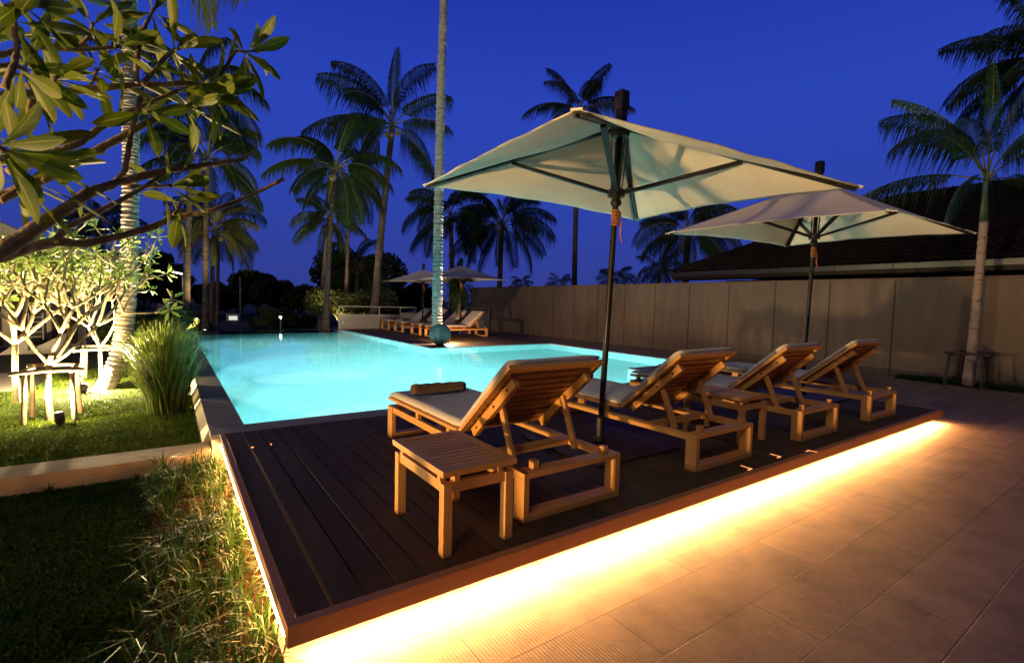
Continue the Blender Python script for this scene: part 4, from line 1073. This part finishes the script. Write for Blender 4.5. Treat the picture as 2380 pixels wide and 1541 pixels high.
def stake_frame(c, w, h, lab):
    r = empty('tree_support', c); rnd = random.Random(int(w * 100))
    P = [(-w, -w), (w, -w), (w, w), (-w, w)]
    for x, y in P:
        q = MB(); q.tube([(x * 1.12, y * 1.1, -.05), (x * 1.03, y * 1.0, h * .5), (x, y, h + .03)], [.026, .023, .021], 8); q.build('stake', POST, r, smooth=True)
    for i in range(4):
        a = Vector((*P[i], h - .02 * (i % 2))); b = Vector((*P[(i + 1) % 4], h - .02 * (i % 2) + .01)); e = (b - a) * (.30 if i == 0 else .12); sd = Vector((0, -.035, 0)) if i == 0 else Vector((0, 0, .02))
        q = MB(); q.tube([a - e + sd, a.lerp(b, .5) + sd + Vector((0, 0, .008)), b + e + sd], .021, 8); q.build('crosspiece', POST, r, smooth=True)
    tag(r, lab, 'tree support', 'timber stake frames round the plumerias')
stake_frame((-1.43, 5.28, .03), .185, .56, 'timber stake frame around the nearest lit plumeria trunk')
stake_frame((-1.30, 8.35, .03), .20, .50, 'timber stake frame by the foot of the ringed palm')

# ================================================================== grasses
def blades(name, P, H, Wd, lean, m, parent=None, curve=.0, off=(0, 0, 0), seed=0, direction=None):
    "one mesh of bent blades: P (n,3) roots, H heights"
    rng = np.random.default_rng(seed); n = len(P); a = rng.uniform(0, 2 * np.pi, n) if direction is None else direction
    d = np.stack([np.cos(a), np.sin(a), np.zeros(n)], 1); s = np.stack([-np.sin(a), np.cos(a), np.zeros(n)], 1)
    H = np.broadcast_to(H, (n,)); l = rng.uniform(.3, 1, n) * lean
    m1 = P + d * (l * H * .35)[:, None] + np.array([0, 0, 1]) * (H * .6)[:, None]
    tp = P + d * (l * H * (1.0 + curve))[:, None] + np.array([0, 0, 1]) * (H * (1 - .45 * l * (1 + curve)))[:, None]
    w2 = s * (Wd * rng.uniform(.6, 1.2, n) * .5)[:, None]
    V = np.stack([P - w2, P + w2, m1 + w2 * .8, m1 - w2 * .8, tp], 1).reshape(-1, 3) - np.array(off)
    b = np.arange(n)[:, None] * 5
    T = np.concatenate([b + [0, 1, 2], b + [0, 2, 3], b + [3, 2, 4]], 0)
    return np_mesh(name, V, T, m, None, parent)
rng = np.random.default_rng(5)
n = 90000
y = 3.42 + 6.4 * rng.random(n) ** 1.35; x = -.08 - (2.4 + (y - 3.4) * .45) * rng.random(n)
keep = ~((y > 7.5) & (x < -2.0)); x, y = x[keep], y[keep]
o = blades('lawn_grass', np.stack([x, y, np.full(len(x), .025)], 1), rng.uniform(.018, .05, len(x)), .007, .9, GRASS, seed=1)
tag(o, 'short lit grass of the upper lawn round the plumerias', 'grass', kind='stuff')
n = 90000
y = 3.05 - 3.2 * rng.random(n) ** 1.0; x = -.22 - 1.75 * rng.random(n); keep = (y > -.6 - 0 * x); x, y = x[keep], y[keep]
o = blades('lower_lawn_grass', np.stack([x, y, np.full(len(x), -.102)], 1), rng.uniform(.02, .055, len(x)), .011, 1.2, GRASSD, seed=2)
tag(o, 'dark broad bladed grass of the lower lawn', 'grass', kind='stuff')
# tufts along the deck edge
n = 230; ty = -.1 + 3.15 * rng.random(n); txx = -.03 - .46 * rng.random(n) ** 1.3; k = 10
P = np.repeat(np.stack([txx, ty, np.full(n, -.10)], 1), k, 0); P[:, :2] += rng.normal(0, .014, (n * k, 2)); P[:, 0] = np.minimum(P[:, 0], -.012)
o = blades('bed_grass', P, np.repeat(rng.uniform(.17, .34, n), k) * rng.uniform(.6, 1.1, n * k), .0095, .85, GRASSB, curve=.25, seed=3)
tag(o, 'long thin grass tufts in the bed along the lit edge of the near deck', 'grass', kind='stuff')
n = 7000; P = np.stack([-.02 - .42 * rng.random(n) ** 1.4, -.2 + 3.2 * rng.random(n), np.full(n, -.095)], 1)
o = blades('dry_straw', P, rng.uniform(.03, .10, n), .006, 1.9, STRAW, curve=.2, seed=4)
tag(o, 'dry brown straw lying under the bed grass beside the deck', 'straw', kind='stuff')
# seedlings at the low wall foot
for (x_, y_, h_), lab in zip([(-1.12, 2.96, .14), (-.60, 3.0, .10)], ['small weed at the foot of the low garden wall, left one', 'small weed at the foot of the low garden wall near the bed grass']):
    P = np.zeros((26, 3)); o = blades('weed', P, rng.uniform(.5, 1, 26) * h_, .016, .8, GRASSD, seed=int(h_ * 99)); o.location = (x_, y_, -.102); tag(o, lab, 'weed')
# fountain grass clumps by the pool wall
def fountain(c, R_, H, n, lab, seed):
    rg = np.random.default_rng(seed); r = rg.random(n) ** .6 * R_ * .32; a = rg.uniform(0, 6.28, n)
    P = np.stack([r * np.cos(a), r * np.sin(a), np.zeros(n)], 1); dirn = a + rg.normal(0, .7, n)
    P[:, 0] = np.minimum(P[:, 0], -c[0] - .09)
    # arching blades in four sections
    H_ = H * rg.uniform(.55, 1.08, n); l = rg.uniform(.08, .5, n); d = np.stack([np.cos(dirn), np.sin(dirn), np.zeros(n)], 1); s = np.stack([-np.sin(dirn), np.cos(dirn), np.zeros(n)], 1) * .013
    rows = []
    for u in (0, .3, .6, .82, 1.0):
        q = P + d * (l * H_ * (u ** 1.7) * 1.0)[:, None] + np.array([0, 0, 1.]) * (H_ * (u - .42 * l * u ** 3.2))[:, None]; rows += [q - s * (1 - u * .85), q + s * (1 - u * .85)]
    V = np.stack(rows, 1).reshape(-1, 3); b = np.arange(n)[:, None] * 10
    T = np.concatenate([b + [2 * k, 2 * k + 1, 2 * k + 3, 2 * k + 2] for k in range(4)], 0)
    o = np_mesh('fountain_grass', V, T, FOUNT, None, None); o.location = c; tag(o, lab, 'grass clump', 'fountain grass clumps along the pool wall')
fountain((-.40, 5.15, .03), .6, .80, 1000, 'fountain grass clump nearest the camera, hanging against the pool wall', 1)
fountain((-.42, 6.1, .03), .7, .95, 1200, 'fountain grass clump in the middle of the row along the pool wall', 2)
fountain((-.42, 7.3, .03), .7, .95, 1000, 'fountain grass clump behind the middle one, right of the ringed palm', 3)
fountain((-.50, 9.2, .03), .8, .95, 1200, 'fountain grass clump farthest from the camera along the pool wall', 4)
P = np.stack([12.74 - .40 * rng.random(9000), -2.5 + 4.4 * rng.random(9000), np.full(9000, .02)], 1)
o = blades('strip_grass', P, rng.uniform(.04, .12, 9000), .012, 1.0, GRASSD, seed=8); tag(o, 'dark ground cover in the strip under the boundary wall at the right', 'ground cover', kind='stuff')

# ================================================================== lamps
# warm strip hidden under the front and left edges of the deck
s1 = empty('light_strip', (0, 0, 0)); q = MB(); q.box((.06, .060, .0795), (7.86, .082, .0822)); q.build('led_tape', E_STRIP, s1); q = MB(); q.box((.06, .055, .0825), (7.86, .11, .090)); q.build('mounting_rail', STEEL, s1)
tag(s1, 'warm light strip glowing under the front edge of the near deck', 'light strip')
light('AREA', (3.96, .045, .083), (3.96, .010, 0.0), 500, WARM, 7.8, size_y=.012, parent=s1)
s2 = empty('light_strip', (0, 0, 0)); q = MB()
for k in range(42):
    yy = .10 + k * .0725; q.tube([(.014, yy, .088), (.014, yy + .060, .088)], .017, 8)
q.build('led_tape', E_STRIP, s2)
q = MB(); q.box((.004, .09, .1015), (.035, 3.17, .112)); q.build('mounting_rail', STEEL, s2)
tag(s2, 'warm rope light under the left edge of the near deck beside the grass', 'light strip')
light('AREA', (-.006, 1.64, .090), (-.16, 1.64, -.06), 55, WARM, 3.0, size_y=.012, parent=s2)

def uplight(loc, tgt, power, color, spot, lab, soft=.03, em=None):
    b = Vector(loc); r = empty('ground_spotlight', b); d = (Vector(tgt) - b).normalized()
    q = MB(); q.tube([d * -.07, d * -.02, d * .05], [.035, .045, .05], 14); q.build('housing', BLACK, r, smooth=True)
    q = MB(); q.tube([d * .0505, d * .054], [.042, .038], 14); q.build('lens', em or E_LAMP, r)
    q = MB(); q.tube([(0, 0, 0), (0, 0, -.09)], .010, 6); q.build('spike', BLACK, r)
    if spot: light('SPOT', b + d * .075, tgt, power, color, soft, spot, .6, parent=r)
    if spot == 115: light('POINT', b + d * .10, tgt, 55, color, soft, parent=r)
    if not spot: light('POINT', b + d * .10, tgt, power, color, soft, parent=r)
    tag(r, lab, 'spotlight'); return r
uplight((-1.33, 4.93, .12), (-1.50, 5.40, 1.3), 700, YEL, 115, 'garden spotlight shining up at the nearest staked plumeria')
uplight((-2.25, 5.9, .12), (-2.0, 6.6, 1.3), 760, YEL, 115, 'garden spotlight behind the nearest staked plumeria')
uplight((-1.36, 7.02, .11), (-.98, 7.42, 1.6), 1150, (1.0, .76, .40), 0, 'garden spotlight at the foot of the ringed palm')
uplight((-1.55, 7.95, .12), (-1.3, 8.6, 1.3), 560, YEL, 115, 'garden spotlight at the small staked plumeria by the ringed palm')
uplight((6.44, 11.14, .24), (6.25, 11.42, 2.2), 460, (1.0, .62, .40), 0, 'spotlight tucked between the round pot and the white palm')
light('SPOT', (6.50, 11.12, .40), (6.30, 11.55, 9.0), 3800, (1.0, .74, .56), .03, 24, .8)
light('SPOT', (-1.42, 6.98, .35), tuple(dep(286, 60, 7.2)), 2600, (1.0, .78, .50), .03, 30, .8)
# assumed garden spotlights under and beyond the big plumeria, unseen on the left
uplight((-8.0, -.30, -.03), (3.0, 1.10, 3.6), 5600, (1.0, .62, .26), 62, 'garden spotlight far out in the lower lawn to the left of the large plumeria', .11)
kb = MB(); kb.box((-4.18, -3.0, -.3), (-4.0, 3.055, .065)); tag(kb.build('garden_kerb', TERR, bevel=.005), 'low sand coloured kerb across the lower lawn, left of the large plumeria', 'kerb')  # unseen kerb, added to keep low spotlight rays off lawn and bed
uplight((-2.15, .95, -.02), (-.6, 1.0, 1.5), 70, (1.0, .76, .34), 100, 'garden spotlight in the lower lawn under the large plumeria')  # assumed lamp out of view, added to light leaves and low wall
uplight((5.05, 19.2, .0), (5.2, 20.0, 2.0), 700, (1.0, .74, .42), 90, 'spotlight at the foot of the pool corner palm', )
uplight((6.0, 21.6, -.02), (6.6, 22.6, 2.6), 420, YEL, 120, 'spotlight in the lit shrubs behind the guard rail')
uplight((.20, 19.2, .0), (.35, 20.2, 2.2), 700, (1.0, .74, .42), 90, 'spotlight among the far left palm cluster')
uplight((.75, 21.0, .0), (1.1, 21.6, 2.6), 1000, YEL, 80, 'spotlight under the brightly lit palm of the far left cluster')

# pool lamps on the left wall; the one nearest the deck is assumed
for k, yy in enumerate((4.75, 7.93, 11.15, 14.45)):
    b = Vector((.245, yy, -.30)); r = empty('pool_lamp', b)
    q = MB(); q.tube([(-.008, 0, 0), (.012, 0, 0)], [.09, .08], 20); q.build('bezel', STEEL, r)
    q = MB(); q.tube([(.0125, 0, 0), (.017, 0, 0)], [.070, .066], 20); q.build('lens', E_COOL, r)
    light('SPOT', b + Vector((.05, 0, 0)), b + Vector((1.6, 0, -.75)), (6000, 5200, 2600, 900)[k], (.90, 1.0, .97), .08, 150, 1.0, parent=r)
    light('SPOT', b + Vector((.06, 0, .02)), b + Vector((1.25, 0, -.95)), (60000, 110000, 80000, 55000)[k], (1.0, .84, .78), .06, 46, 1.0, parent=r)
    tag(r, ['underwater pool lamp nearest the deck on the left pool wall', 'underwater pool lamp second from the deck on the left pool wall', 'underwater pool lamp third from the deck on the left pool wall', 'underwater pool lamp farthest from the deck on the left pool wall'][k], 'pool lamp', 'underwater lamps in the left pool wall')

# small glowing slits in the deck
for (x_, y_, a_), lab in zip([(3.40, .06, 0), (3.93, .10, 0), (4.35, .06, 1.2), (.196, 2.60, 0), (.342, 2.62, 0)],
    ['glowing slit in the deck boards in front of the second lounger, leftmost of three', 'glowing slit in the deck boards in front of the second lounger, middle of three', 'glowing slit in the deck boards in front of the third lounger', 'tiny orange glow between the boards near the pool coping, brighter one', 'tiny orange glow between the boards near the pool coping, fainter one']):
    q = MB()
    if x_ > 1: q.box((-.06, -.004, 0), (.0, .004, .0022)); q.box((-.006, -.0, .0001), (.0, .09, .0023)) if a_ == 0 else q.box((-.006, -.07, .0001), (.0, 0, .0023))
    else: q.box((-.010, -.012, 0), (.010, .012, .0022)) if x_ < .3 else q.box((-.004, -.018, 0), (.004, .018, .0022))
    o = q.build('deck_light', E_SLIT); o.location = (x_, y_, DZ + .0014); tag(o, lab, 'deck light', 'tiny glowing slits in the deck')
